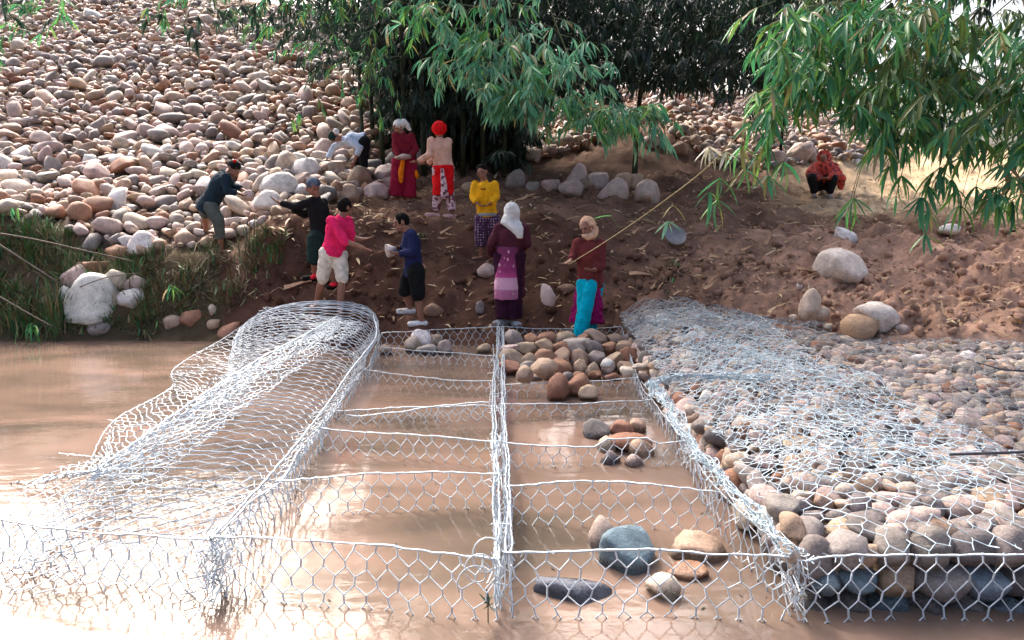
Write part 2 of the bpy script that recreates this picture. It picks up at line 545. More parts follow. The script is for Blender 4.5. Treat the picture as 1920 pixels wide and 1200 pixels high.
def stone_shape(seed, sub, angular=0.0):
    bm = bmesh.new()
    bmesh.ops.create_icosphere(bm, subdivisions=sub, radius=1.0)
    r = random.Random(seed)
    planes = []
    for k in range(r.randint(6, 12) if angular >= 0 else r.randint(3, 6)):
        d = Vector((r.gauss(0, 1), r.gauss(0, 1), r.gauss(0, 1))).normalized()
        planes.append((d, r.uniform(0.46, 0.80) if angular >= 0 else r.uniform(0.62, 0.88)))
    off = Vector((r.uniform(0, 50), r.uniform(0, 50), r.uniform(0, 50)))
    soft = r.choice((0.0, 0.03, 0.08, 0.18)) if angular < 0.5 else 0.03
    for v in bm.verts:
        p = v.co.copy()
        p *= 1.04 + 0.26 * mnoise.noise(p * 0.9 + off) + 0.10 * mnoise.noise(p * 2.1 + off)
        for d, h in planes:
            s = p.dot(d)
            if s > h: p -= d * (s - h) * (1 - soft)
        p *= 1 + (0.05 if angular < 0.5 else 0.09) * mnoise.noise(p * 3.6 + off)
        v.co = p
    me = bm_mesh('stone', bm)
    me.materials.append(M['stone'])
    return me
SH2 = [stone_shape(i, 2) for i in range(22)]
SH3 = [stone_shape(100 + i, 3, -1.0) for i in range(10)]
SHA = [stone_shape(200 + i, 3, 1.0) for i in range(8)]
def arr(me):
    V = np.empty(len(me.vertices) * 3, np.float32); me.vertices.foreach_get('co', V)
    F = np.empty(len(me.loops), np.int32); me.loops.foreach_get('vertex_index', F)
    return V.reshape(-1, 3), F.reshape(-1, 3)
ARR2 = [arr(m) for m in SH2]
def _low(seed):
    me = stone_shape(seed, 1); a = arr(me); bpy.data.meshes.remove(me); return a
ARR1 = [_low(i) for i in range(22)]

def stone_rot(tilt=0.5):
    return Matrix.Rotation(rng.uniform(0, 6.28), 3, 'Z') @ Matrix.Rotation(rng.gauss(0, tilt), 3, 'X') @ Matrix.Rotation(rng.gauss(0, tilt), 3, 'Y')

def put_stone(loc, dims, col, label, group=None, rot=None, shapes=SH2, name='stone', cat='stone'):
    o = bpy.data.objects.new(name, rng.choice(shapes)); COL.objects.link(o)
    o.location = loc
    o.rotation_euler = (rot if rot is not None else stone_rot()).to_euler()
    o.scale = dims
    o.color = (*col, 1)
    return tag(o, label, cat, group)

def scatter(cands, min_gap=0.78, cell=0.5):
    """dart throwing, biggest first; cands = list of (x, y, r)"""
    cands.sort(key=lambda c: -c[2])
    grid = {}; out = []
    for x, y, r in cands:
        gx, gy = int(x // cell), int(y // cell)
        ok = True
        for i in range(gx - 1, gx + 2):
            for j in range(gy - 1, gy + 2):
                for (X, Y, R) in grid.get((i, j), ()):
                    if (X - x) ** 2 + (Y - y) ** 2 < (min_gap * (R + r)) ** 2: ok = False; break
                if not ok: break
            if not ok: break
        if ok:
            grid.setdefault((gx, gy), []).append((x, y, r)); out.append((x, y, r))
    return out

def slope_stones():
    cands = []
    # reachable area of the levee face
    for _ in range(90000):
        y = 10.6 + 16.6 * rng.random() ** 0.8
        q = rng.uniform(-0.86, 0.52)
        x = q * y
        z = terrain_base(x, y)
        u, v = proj(x, y, z)
        if u < -140 or u > 1700: continue
        a = inside(u, v, STONE_POLY); b = inside(u, v, STONE_POLY2)
        if not (a or b): continue
        if b and rng.random() < 0.25: continue
        r = rng.choice((0.045, 0.055, 0.064, 0.074, 0.085, 0.098, 0.115)) * rng.uniform(0.85, 1.15)
        if rng.random() < 0.05: r *= 1.55
        if y > 20: r *= 0.95
        cands.append((x, y, r))
    pl = scatter(cands, 0.80)
    items = []
    for x, y, r in pl:
        z = terrain_base(x, y)
        u, v = proj(x, y, z)
        fx = 1 if 0 < u < 1920 and v > 0 and not (700 < u < 1010) else 0.3
        items.append((r / y * fx, x, y, z, r, u, v))
    items.sort(key=lambda t: -t[0])
    mass = Geo(); massR = Geo()
    n = 0; single = {}
    LAND = {'the stooping person in dark teal': (415, 380), 'the bending person in pale blue': (655, 270), 'the outstretched black sleeve': (545, 385), 'the long grey dead branch': (150, 465),
            'the bright white boulder': (262, 462), 'the leaves in the top left corner': (60, 80), 'the small spray at the top edge': (335, 90), 'the dark bamboo clump': (760, 200), 'the earth mound': (1250, 290), 'the dark pole': (1465, 260)}
    W = {'pale pink': 5, 'cream': 3, 'white': 1.4, 'tan': 4, 'rust brown': 2.2, 'grey': 2.4, 'dark grey': 0.5}
    WU = {'pale pink': 4.5, 'cream': 1.4, 'white': 0.4, 'tan': 4, 'rust brown': 2.6, 'grey': 3.4, 'dark grey': 1.4}
    for _, x, y, z, r, u, v in items:
        k = pick(W if (v > 280 and u < 620) else WU)
        c = colour(k)
        sx, sy, sz = r * rng.uniform(1.15, 1.7), r * rng.uniform(0.9, 1.2), r * rng.uniform(0.7, 1.0)
        # lean the stone with the slope
        dzdy = (terrain_base(x, y + 0.3) - terrain_base(x, y - 0.3)) / 0.6
        R = Matrix.Rotation(math.atan(dzdy) * 0.7, 3, 'X') @ stone_rot(0.4)
        zz = z + sz * rng.uniform(0.1, 0.75)
        if n < 190:
            lm, (lu, lv) = min(LAND.items(), key=lambda t: (t[1][0] - u) ** 2 + (t[1][1] - v) ** 2)
            du, dv = u - lu, v - lv
            dr = ('right of' if du > 0 else 'left of') if abs(du) > abs(dv) else ('below' if dv > 0 else 'above')
            o = put_stone((x, y, zz), (sx, sy, sz), c, None, 'loose river stones on the slope', R, name='river_stone')
            single.setdefault((k, dr, lm), []).append((du * du + dv * dv, n, o))
            n += 1
        else:
            V, F = rng.choice(ARR2 if y < 14.5 else ARR1)
            T = np.array(R) @ np.diag((sx, sy, sz))
            (mass if u < 1000 else massR).add(V @ T.T + np.array((x, y, zz)), F, c)
    ORD = ['nearest', 'second nearest', 'third nearest', 'fourth nearest', 'fifth nearest', 'sixth nearest', 'seventh nearest', 'eighth nearest', 'ninth nearest', 'tenth nearest']
    for (k, dr, lm), lst in single.items():
        for i, (_, _, o) in enumerate(sorted(lst, key=lambda t: t[:2])):
            o['label'] = f'{k} river stone {dr} {lm}, {ORD[min(i, 9)]}'
    o = link('stone_mass', mass.mesh('stone_mass'), M['stone_mass'])
    tag(o, 'countless loose river stones covering the long levee slope', 'stones', kind='stuff')
    if massR.n:
        o = link('stone_mass', massR.mesh('stone_mass'), M['stone_mass'])
        tag(o, 'many loose river stones heaped behind the bamboo on the right', 'stones', kind='stuff')
    print('slope stones', len(pl))
slope_stones()

# ================================================================== WIRE GABIONS
def prism(A, B, r):
    """thin three sided wires, vectorised; A, B (n,3), r (n,)"""
    A = np.asarray(A, np.float32); B = np.asarray(B, np.float32); r = np.asarray(r, np.float32)
    d = B - A; L = np.linalg.norm(d, axis=1, keepdims=True); L[L < 1e-6] = 1e-6; d = d / L
    ref = np.tile(np.array([[0.31, 0.22, 0.92]], np.float32), (len(A), 1))
    a = np.cross(d, ref); a /= np.maximum(np.linalg.norm(a, axis=1, keepdims=True), 1e-5)
    b = np.cross(d, a)
    V = np.empty((len(A), 6, 3), np.float32)
    for k in range(3):
        an = 2 * math.pi * k / 3
        off = (a * math.cos(an) + b * math.sin(an)) * r[:, None]
        V[:, k] = A - d * r[:, None] * 0.4 + off; V[:, 3 + k] = B + d * r[:, None] * 0.4 + off
    base = (np.arange(len(A)) * 6)[:, None]
    tri = np.array([(0, 1, 4), (0, 4, 3), (1, 2, 5), (1, 5, 4), (2, 0, 3), (2, 3, 5)])
    F = (base[:, :, None] + tri[None]).reshape(-1, 3)
    return V.reshape(-1, 3), F

def hexnet(fmap, ls, lt, pitch=0.10, rad=0.0036, twist=1.4, keep=None, wob=0.006, cache=None):
    """hexagonal twisted wire net over a sheet ls x lt metres; fmap(s, t) -> point"""
    cache = {}
    hy = pitch * 0.86; tw = pitch * 0.36
    def pt(s, t):
        k = (round(s / pitch * 20), round(t / pitch * 50))
        p = cache.get(k)
        if p is None:
            ss, tt = min(max(s, 0), ls), min(max(t, 0), lt)
            p = Vector(fmap(ss, tt))
            p += Vector((rng.uniform(-wob, wob), rng.uniform(-wob, wob), rng.uniform(-wob, wob)))
            cache[k] = p
        return p
    A = []; B = []; R = []
    nr = int(lt / hy) + 1; nc = int(ls / pitch) + 1
    for j in range(nr):
        t0 = j * hy
        off = (j % 2) * pitch / 2
        for i in range(nc + 1):
            s = i * pitch + off
            if s > ls + 1e-6: continue
            if keep and not keep(s, t0): continue
            a, b = pt(s, t0), pt(s, t0 + tw)
            A.append(a); B.append(b); R.append(rad * twist)
            if t0 + tw < lt:
                for sg in (-1, 1):
                    s2 = s + sg * pitch / 2
                    if s2 < -1e-6 or s2 > ls + 1e-6: continue
                    c = pt(s2, t0 + hy)
                    A.append(b); B.append(c); R.append(rad)
    return prism(A, B, R)

def selvedge(pts, r=0.006):
    """edge wire with the net's ends twisted round it"""
    pts = [Vector(p) for p in pts]
    A, B, R = [], [], []
    out = []
    for i in range(len(pts) - 1):
        n = max(1, int((pts[i + 1] - pts[i]).length / 0.035))
        for k in range(n):
            out.append(pts[i].lerp(pts[i + 1], k / n) + Vector((rng.uniform(-1, 1), rng.uniform(-1, 1), rng.uniform(-1, 1))) * 0.0032)
    out.append(pts[-1])
    for a, b in zip(out[:-1], out[1:]):
        A.append(a); B.append(b); R.append(r * rng.uniform(0.75, 1.25))
        if rng.random() < 0.10:
            A.append(a); B.append(a + Vector((rng.uniform(-.02, .02), rng.uniform(-.02, .0), rng.uniform(-0.035, 0.01)))); R.append(r * 0.5)
    return prism(A, B, R)

def geo_obj(name, parts, mat, parent, smooth=False):
    g = Geo()
    for V, F in parts: g.add(V, F)
    return link(name, g.mesh(name, smooth), mat, parent)

def wall_panel(name, top, depth, mat, parent, rad=0.0036, ev=0.0, lean=0.0, wob=0.008):
    """upright net hanging from a polyline of top points, with its edge wire as a sub-part"""
    top = [Vector(p) for p in top]
    ln = [0.0]
    for a, b in zip(top[:-1], top[1:]): ln.append(ln[-1] + (b - a).length)
    def f(s, t):
        i = 0
        while i < len(ln) - 2 and ln[i + 1] < s: i += 1
        p = top[i].lerp(top[i + 1], (s - ln[i]) / max(ln[i + 1] - ln[i], 1e-6))
        w = 0.03 * nz(s * 1.7, t * 2.2, top[0].y * 3 + top[0].x) * min(1.0, t * 5)
        return p + Vector((w * 0.6 + lean * t, w, -t))
    o = geo_obj(name, [hexnet(f, ln[-1], depth, rad=rad, wob=wob)], mat, parent)
    geo_obj('edge_wire', [selvedge(top)], mat, o)
    return o

def top_line(a, b, sag, n=10, seed=0, jit=0.012):
    a, b = Vector(a), Vector(b)
    out = []
    for i in range(n + 1):
        t = i / n
        p = a.lerp(b, t)
        p.z += -sag * math.sin(math.pi * t) + jit * nz(t * 5, seed * 3.3, 1.0)
        p.y += 0.03 * nz(t * 3, seed * 7.1, 5.0)
        out.append(p)
    return out

# the two open baskets. rows: left end, right end of every cross panel (pixels) with its height above the water
def corner(u, v, z): return on_level(u, v, z)

gabL = empty('wire_gabion', (-0.75, 3.4, 0), 'open empty wire gabion standing in the muddy water, left of the centre partition', 'gabion')
gabR = empty('wire_gabion', (0.65, 3.4, 0), 'open wire gabion between the centre partition and the stone filled gabions', 'gabion')
LEFT = [((396, 1006), (936, 1048), 0.30, -0.02), ((520, 902), (934, 889), 0.22, -0.025), ((594, 803), (930, 829), 0.18, 0.0),
        ((622, 771), (928, 760), 0.09, -0.01), ((684, 693), (928, 714), 0.12, 0.03), ((705, 650), (934, 668), 0.14, 0.0), ((716, 624), (936, 612), 0.24, 0.0)]
RIGHT = [((944, 1036), (1494, 1046), 0.30, -0.02), ((946, 912), (1352, 925), 0.23, -0.05), ((944, 831), (1284, 828), 0.17, 0.035),
         ((938, 757), (1222, 749), 0.12, 0.015), ((940, 722), (1196, 709), 0.13, 0.01), ((940, 613), (1166, 614), 0.24, 0.02)]
for k, (a, b, z, sag) in enumerate(LEFT):
    wall_panel('cross_panel', top_line(corner(*a, z), corner(*b, z), sag, 14, k), z + 0.16, M['zinc'], gabL)
for k, (a, b, z, sag) in enumerate(RIGHT):
    tl = top_line(corner(*a, z), corner(*b, z), sag, 14, k + 20)
    if k == 2:   # pushed up where it lies over stones
        for p in tl[8:12]: p.z += 0.05
    wall_panel('cross_panel', tl, z + 0.16, M['zinc'], gabR)
# a second crumpled layer on one cross panel
wall_panel('cross_panel', top_line(corner(650, 776, 0.12), corner(920, 752, 0.16), 0.02, 14, 55, 0.03), 0.16, M['zinc'], gabL)

def long_wall(name, rows, idx, depth, mat, parent, off=(0, 0, 0), jit=0.02, lean=0.0, seed=0, extra=0.0):
    pts = []
    for k, r in enumerate(rows):
        p = corner(*r[idx], r[2]) + Vector(off); pts.append(p)
    pts = smooth_path(pts, 5)
    for i, p in enumerate(pts):
        p.x += jit * nz(i * 0.45, seed * 9.0); p.z += jit * nz(i * 0.5, seed * 4.0, 3) + extra
    return wall_panel(name, pts, depth, mat, parent, lean=lean)
# the thick centre partition: side panels of both baskets laced together
for k, ox in enumerate((-0.022, 0.0)):
    long_wall('side_panel', LEFT, 1, 0.42, M['zinc'], gabL, (ox, 0, 0), 0.022, 0.05 - 0.07 * k, seed=k)
for k, ox in enumerate((0.012, 0.03)):
    long_wall('side_panel', RIGHT, 0, 0.42, M['zinc'], gabR, (ox, 0, 0.0), 0.022, -0.06 + 0.08 * k, seed=k + 5)
long_wall('side_panel', LEFT, 0, 0.42, M['zinc'], gabL, (0, 0, 0), 0.03, 0.0, seed=8)
long_wall('side_panel', RIGHT, 1, 0.42, M['zinc'], gabR, (0, 0, 0), 0.02, 0.0, seed=9)
def lacing(rows, idx, n, spread, parent):
    pts = smooth_path([corner(*r[idx], r[2]) for r in rows], 12)
    A, B, R = [], [], []
    for i in range(n):
        p = rng.choice(pts) + Vector((rng.gauss(0, spread), rng.gauss(0, 0.06), rng.gauss(-0.04, 0.05)))
        d = Vector((rng.gauss(0, 0.03), rng.gauss(0.05, 0.08), rng.gauss(0, 0.05)))
        A.append(p); B.append(p + d); R.append(0.0034)
    geo_obj('lacing_wire', [prism(A, B, R)], M['zinc'], parent)['kind'] = 'stuff'
lacing(LEFT, 1, 240, 0.018, gabL)
lacing(RIGHT, 1, 80, 0.02, gabR)
# loose curl of wire where the near corner came undone
curl = []
cc = corner(925, 1050, 0.30)
for i in range(40):
    a = i * 0.42
    curl.append(cc + Vector((-0.02 + 0.055 * math.cos(a) - 0.0022 * i, 0.02 * math.sin(a * 0.7), 0.05 + 0.06 * math.sin(a) - 0.004 * i)))
link('loose_wire', (lambda g: (g.add(*tube(curl, 0.0035, 4)), g.mesh('loose_wire'))[1])(Geo()), M['zinc'], gabL)

# ---- third basket on the left: its lid and sides rolled up and crumpled
gabC = empty('wire_gabion', (-2.2, 3.8, 0), 'crumpled rolled up wire gabion lying in glinting water on the left', 'gabion')
def roll(s_off, seed, squash, rad, lt_ang=(0, 2 * math.pi)):
    ysec = [3.55, 4.2, 5.0, 6.0, 7.2, 8.3, 9.0, 9.5]
    xl = [-2.45, -2.62, -2.62, -2.55, -2.75, -3.1, -3.35, -3.30]
    xr = [-1.52, -1.44, -1.42, -1.45, -1.52, -1.60, -1.66, -1.78]
    zt = [0.12, 0.25, 0.31, 0.35, 0.41, 0.51, 0.58, 0.56]
    L = 6.1
    per = 2.9
    def f(s, t):
        y = 3.55 + s / L * 5.95
        a = t / per * (lt_ang[1] - lt_ang[0]) + lt_ang[0]
        l, r, h = np.interp(y, ysec, xl), np.interp(y, ysec, xr), np.interp(y, ysec, zt)
        cx, rx = (l + r) / 2, (r - l) / 2 * squash
        cz, rz = h * 0.42, h * 0.58 * squash
        n = fbm(s * 0.7, t * 1.0, seed, 2)
        rr = 1 + 0.07 * n + 0.015 * nz(s * 4, t * 4, seed + 3)
        ca, sa = math.cos(a), math.sin(a)
        # skew: crest towards the right, long apron to the left
        px = cx + rx * rr * (math.copysign(abs(ca) ** 0.8, ca)) + 0.16 * max(sa, 0) * rx
        pz = cz + rz * rr * sa
        fold = 0.05 * abs(nz(s * 2.2 + seed, t * 0.6, 7.7))
        return Vector((px + fold * nz(s, t, 4), y + 0.18 * nz(t * 1.3, s * 0.4, seed + 9) + 0.10 * ca, max(pz + fold, -0.12)))
    return hexnet(f, L, per, pitch=0.105, rad=rad, wob=0.007)
geo_obj('rolled_net', [roll(0, 1.0, 1.0, 0.0034)], M['zinc'], gabC)
def sunk(s, t):
    x = -2.95 + s; y = 3.22 + t
    return Vector((x + 0.06 * nz(s * 2, t * 2, 3) - 0.1 * t, y + 0.06 * nz(s * 2, t * 2, 8), 0.045 + 0.05 * nz(s * 1.5, t * 2.0, 5)))
geo_obj('flat_net', [hexnet(sunk, 1.5, 1.5, pitch=0.105, rad=0.0030, wob=0.012)], M['zinc'], gabC)
# crest: the gathered double layer running down the roll
crest = [P(185, 888, 4.3), P(300, 806, 4.72), P(400, 735, 5.3), P(500, 672, 6.2), P(580, 628, 7.2), P(636, 596, 8.4)]
def crest_net(seed, w0, w1):
    path = smooth_path(crest, 10)
    ln = [0.0]
    for a, b in zip(path[:-1], path[1:]): ln.append(ln[-1] + (b - a).length)
    def f(s, t):
        i = int(np.searchsorted(ln, s, side='right') - 1); i = max(0, min(i, len(path) - 2))
        p = path[i].lerp(path[i + 1], min(max((s - ln[i]) / (ln[i + 1] - ln[i]), 0), 1))
        w = lerp(w0, w1, t / 0.7)
        return p + Vector((w + 0.05 * nz(s * 2, t * 3, seed), 0.06 * nz(s * 1.5, t * 4, seed + 2), 0.035 * nz(s * 3, t * 5, seed + 5) - abs(w) * 0.25))
    return hexnet(f, ln[-1], 0.7, pitch=0.09, rad=0.0028, wob=0.01)
geo_obj('gathered_net', [crest_net(1, -0.03, 0.30), crest_net(4, -0.05, 0.14)], M['zinc'], gabC)
geo_obj('edge_wire', [selvedge(smooth_path([p + Vector((-0.02, 0, 0.02)) for p in crest], 10), 0.007)], M['zinc'], gabC)
# thin apron of net dropping left of the crest into the water, with the old cross wires
outer = [on_level(20, 905, 0.0), on_level(170, 862, 0.03), on_level(215, 788, 0.06), on_level(320, 728, 0.08), on_level(330, 688, 0.10), on_level(430, 628, 0.14), on_level(500, 575, 0.5)]
def apron():
    po = smooth_path(outer, 8); pc = smooth_path([P(190, 880, 4.3)] + crest, 8)
    n = len(po)
    def f(s, t):
        x = s / 6.4 * (n - 1); i = min(int(x), n - 2)
        a = po[i].lerp(po[i + 1], x - i)
        xc = s / 6.4 * (len(pc) - 1); j = min(int(xc), len(pc) - 2)
        b = pc[j].lerp(pc[j + 1], xc - j)
        p = a.lerp(b, t / 0.9)
        return p + Vector((0.04 * nz(s * 2, t * 3, 2), 0.04 * nz(s * 2, t * 3, 6), 0.04 * nz(s * 2, t * 3, 9)))
    return hexnet(f, 6.4, 0.9, pitch=0.11, rad=0.0034, wob=0.01)
geo_obj('apron_net', [apron()], M['zinc'], gabC)
geo_obj('edge_wire', [selvedge(smooth_path([on_level(396, 1010, 0.30), on_level(470, 930, 0.30), on_level(545, 845, 0.30), on_level(612, 760, 0.32), on_level(660, 690, 0.36), on_level(705, 630, 0.42), on_level(700, 590, 0.50)], 8), 0.008)], M['zinc'], gabC)
geo_obj('edge_wire', [selvedge(smooth_path(outer[1:], 6))], M['zinc'], gabC)
for a, b in (((328, 688), (480, 692)), ((316, 730), (500, 745)), ((202, 787), (330, 800)), ((110, 850), (230, 862))):
    geo_obj('cross_wire', [selvedge([on_level(*a, 0.08), on_level(*b, 0.22)], 0.005)], M['zinc'], gabC)
wall_panel('cross_panel', top_line(on_level(-60, 968, 0.26), corner(392, 1012, 0.28), 0.02, 14, 70), 0.42, M['zinc'], gabC)
lacing([((392, 1012), 0, 0.28), ((396, 1090), 0, 0.10)], 0, 120, 0.03, gabC)

# ---- stone filled gabions on the right
gabF = empty('wire_gabion', (2.1, 3.4, 0), 'stone filled wire gabion with a crumpled lid beside the open basket', 'gabion')
gabG = empty('wire_gabion', (4.3, 3.4, 0), 'stone filled wire gabion with a flat lid at the right edge', 'gabion')
def fill_z(x, y):
    """top surface of the stone fill"""
    e = min(max((x - 1.38) / 0.35, 0), 1); e = e * e * (3 - 2 * e)
    n = min(max((y - 3.1) / 0.3, 0), 1)
    z = 0.255 + 0.09 * e + 0.025 * fbm(x * 0.9, y * 0.9, 4, 2)
    z += 0.10 * math.exp(-((x - 2.05) / 0.45) ** 2) * min(max((y - 4.5) / 2, 0), 1) * 0.6
    z += 0.10 * min(max((y - 6.8) / 1.6, 0), 1) * (1 - min(max((x - 2.6) / 1, 0), 1))
    if x > 3: z -= 0.03
    return z * (0.82 + 0.18 * n)
def fill_left(y): return np.interp(y, [3.3, 4.3, 5.0, 6.2, 7.3, 9.2], [1.36, 1.36, 1.34, 1.33, 1.36, 1.40])
def fill_far(x): return np.interp(x, [1.3, 1.8, 2.6, 3.4, 5.5], [9.3, 9.2, 8.6, 8.35, 8.0])

def adopt(o, parent):
    o.parent = parent
    o.matrix_parent_inverse = Matrix.Translation(-Vector(parent.location))
    return o

def fill_stones():
    cands = []
    for _ in range(36000):
        y = rng.uniform(3.2, 9.3); x = rng.uniform(1.4, 6.2)
        if y > fill_far(x) or x < fill_left(y) + 0.06: continue
        if x / y > 0.80: continue
        r = rng.choice((0.036, 0.043, 0.049, 0.055, 0.062, 0.072)) * rng.uniform(0.85, 1.15)
        if rng.random() < 0.04: r *= 1.3
        cands.append((x, y, r))
    pl = scatter(cands, 0.78)
    W = {'pale pink': 4.6, 'cream': 1.4, 'tan': 2.6, 'rust brown': 1.2, 'grey': 4.6, 'dark grey': 1.8, 'white': 0.3}
    items = []
    for x, y, r in pl:
        z = fill_z(x, y); u, v = proj(x, y, z)
        items.append((r / y * (1 if u < 1910 else 0.2), x, y, z, r, u, v))
    items.sort(key=lambda t: -t[0])
    mass = Geo(); massG = Geo()
    for i, (_, x, y, z, r, u, v) in enumerate(items):
        k = pick(W); c = colour(k)
        s = (r * rng.uniform(1.15, 1.6), r * rng.uniform(0.95, 1.2), r * rng.uniform(0.7, 0.95))
        R = stone_rot(0.35)
        loc = (x, y, z - s[2] * rng.uniform(0.5, 0.75))
        if i < 250:
            adopt(put_stone(loc, s, c, None, None, R, cat=None), gabF if x < 2.96 else gabG)
        else:
            V, F = rng.choice(ARR2)
            T = np.array(R) @ np.diag(s)
            (mass if x < 2.96 else massG).add(V @ T.T + np.array(loc), F, c)
    # lower layers closing the gaps and the sunlit left flank
    for _ in range(900):
        y = rng.uniform(3.25, 9.0); x = rng.uniform(1.42, 5.6)
        if rng.random() < 0.5: x = fill_left(y) + rng.uniform(0.04, 0.18)
        if y > fill_far(x): continue
        r = rng.uniform(0.07, 0.11); c = colour(pick(W))
        V, F = rng.choice(ARR2)
        T = np.array(stone_rot(0.6)) @ np.diag((r * 1.3, r, r * 0.8))
        (mass if x < 2.96 else massG).add(V @ T.T + np.array((x, y, rng.uniform(-0.05, fill_z(x, y) - 0.12))), F, c)
    for g, gb in ((mass, gabF), (massG, gabG)):
        tag(link('stone_fill', g.mesh('stone_fill'), M['stone_mass'], gb), kind='stuff')
    print('fill stones', len(pl))
fill_stones()

# big stones of the near face, one by one: centre u, v, width, height in pixels, colour, note
FRONT = [
    (1542, 1073, 76, 82, 'grey', 'round brownish grey stone filling the near corner of the filled gabion'),
    (1606, 1052, 86, 66, 'grey', 'warm grey tilted oval stone second along the gabion front'),
    (1625, 1103, 74, 40, 'slate blue', 'wet dark slate stone gleaming low in the gabion front'),
    (1697, 1107, 88, 76, 'tan', 'cream and rust blotched angular stone at the water in the gabion front'),
    (1690, 1048, 84, 70, 'grey', 'rounded grey stone above the blotched stone in the gabion front'),
    (1762, 1052, 80, 76, 'grey', 'large smooth grey stone in the middle of the gabion front'),
    (1782, 1108, 88, 70, 'grey', 'broad grey stone at the water under the smooth grey stone'),
    (1846, 1050, 92, 62, 'dark grey', 'bluish grey flattened stone high in the gabion front'),
    (1858, 1108, 80, 62, 'slate blue', 'wet blue grey stone at the water by the right edge'),
    (1912, 1048, 70, 70, 'grey', 'grey stone cut by the right edge of the picture'),
    (1925, 1110, 70, 60, 'dark grey', 'dark stone at the water in the right corner'),
    (1488, 1045, 30, 38, 'cream', 'small cream stone wedged in the corner lacing of the filled gabion'),
    (1480, 965, 60, 48, 'grey', 'grey stone under the lid edge above the gabion corner'),
    (1497, 1005, 46, 40, 'tan', 'pinkish tan stone just above the gabion corner'),
    (1534, 1015, 40, 56, 'grey', 'pointed grey stone standing above the corner stone'),
    (1412, 975, 40, 56, 'cream', 'cream stone poking through the side net of the filled gabion'),
    (1560, 1108, 60, 44, 'slate blue', 'small wet slate stone low behind the corner stone'),
    (1650, 1010, 80, 34, 'dark grey', 'dark flat stone under the front lid edge'),
    (1740, 1008, 90, 34, 'grey', 'long grey stone under the front lid edge'),
    (1840, 1008, 90, 32, 'grey', 'grey slab under the lid edge towards the right'),
] + [(1535 + 72 * i, 1152, 80, 52, ('dark grey', 'grey', 'slate blue')[i % 3], None) for i in range(7)]
for (u, v, w, h, k, lab) in FRONT:
    Y = 3.13 + rng.uniform(0, 0.03)
    if v < 1020 and u > 1500: Y = 3.26
    if u < 1500: Y = on_level(u, v, 0.3).y
    if u < 1420: Y = 3.9
    s = 1 / pxm(Y)
    p = P(u, v, Y)
    st = put_stone(p + Vector((0, 0.09, 0)), (w * s / 1.66, 0.11, h * s / 1.66), tuple(c * 0.8 for c in colour(k)), lab, None, Matrix.Rotation(rng.uniform(-0.25, 0.25), 3, 'Y'), SH3, cat=None)
    adopt(st, gabF if p.x < 2.0 else gabG)

# lids and near faces
def lid(x0, x1, y0, y1, seed, amp, pitch, rad, lift=0.03, squeeze=None, flip=False):
    def f(s, t):
        x = x0 + (x1 - x0) * (s / (x1 - x0)); y = y0 + t
        x += amp * 1.6 * fbm(s * 1.1, t * 0.8, seed, 2); y += amp * 2.0 * fbm(s * 1.2, t * 1.0, seed + 5, 2)
        y = min(max(y, y0 - 0.03), y1); x = max(x, x0 - 0.05)
        if y > fill_far(x) + 0.1: y = fill_far(x) + 0.1
        z = fill_z(x, y) + lift + amp * abs(fbm(s * 2.2, t * 2.0, seed + 8, 2))
        return Vector((x, y, z))
    return hexnet(f, x1 - x0, y1 - y0, pitch=pitch, rad=rad, wob=0.012)
geo_obj('lid_net', [lid(1.36, 2.95, 3.12, 9.1, 2, 0.05, 0.098, 0.0027, 0.025)], M['zinc_lid'], gabF)
geo_obj('crumpled_net', [lid(1.36, 2.5, 3.6, 7.2, 12, 0.10, 0.09, 0.0028, 0.05), lid(1.6, 2.9, 3.9, 8.6, 22, 0.15, 0.09, 0.0026, 0.04)], M['zinc_lid'], gabF)
geo_obj('lid_net', [lid(2.97, 6.0, 3.12, 8.3, 31, 0.03, 0.10, 0.0024, 0.02)], M['zinc_old'], gabG)
geo_obj('far_net', [lid(1.4, 3.6, 7.6, 9.2, 41, 0.10, 0.09, 0.0028, 0.06), lid(1.3, 2.3, 7.4, 9.2, 45, 0.16, 0.085, 0.0028, 0.1)], M['zinc_old'], gabF)
wall_panel('front_panel', top_line(corner(1496, 1052, 0.30), corner(1712, 1040, 0.31), -0.01, 10, 81), 0.42, M['zinc'], gabF)
wall_panel('front_panel', top_line(corner(1716, 1042, 0.31), corner(2300, 1040, 0.31), 0.0, 14, 83), 0.42, M['zinc'], gabG)
lacing([((1494, 1050), 0, 0.30), ((1500, 1130), 0, 0.04)], 0, 60, 0.016, gabF)
# ridge where the lid edge is gathered along the open basket
def ridge_net(seed, dz):
    path = smooth_path([corner(1490, 1040, 0.32), corner(1352, 905, 0.36), corner(1284, 818, 0.38), corner(1240, 745, 0.42), corner(1225, 718, 0.45), corner(1330, 708, 0.5), corner(1440, 712, 0.5)], 10)
    n = len(path)
    def f(s, t):
        x = s / 5.5 * (n - 1); i = min(int(x), n - 2)
        p = path[i].lerp(path[i + 1], x - i)
        return p + Vector((0.10 * (t - 0.25) + 0.07 * nz(s * 2.5, t * 3, seed), 0.05 * nz(s * 3, t * 4, seed + 3), dz - 0.25 * max(t - 0.3, 0) * 0 + 0.05 * nz(s * 3, t * 3, seed + 6)))
    return hexnet(f, 5.5, 0.6, pitch=0.09, rad=0.0027, wob=0.012)
geo_obj('gathered_net', [ridge_net(2, 0.0), ridge_net(7, 0.02)], M['zinc_lid'], gabF)

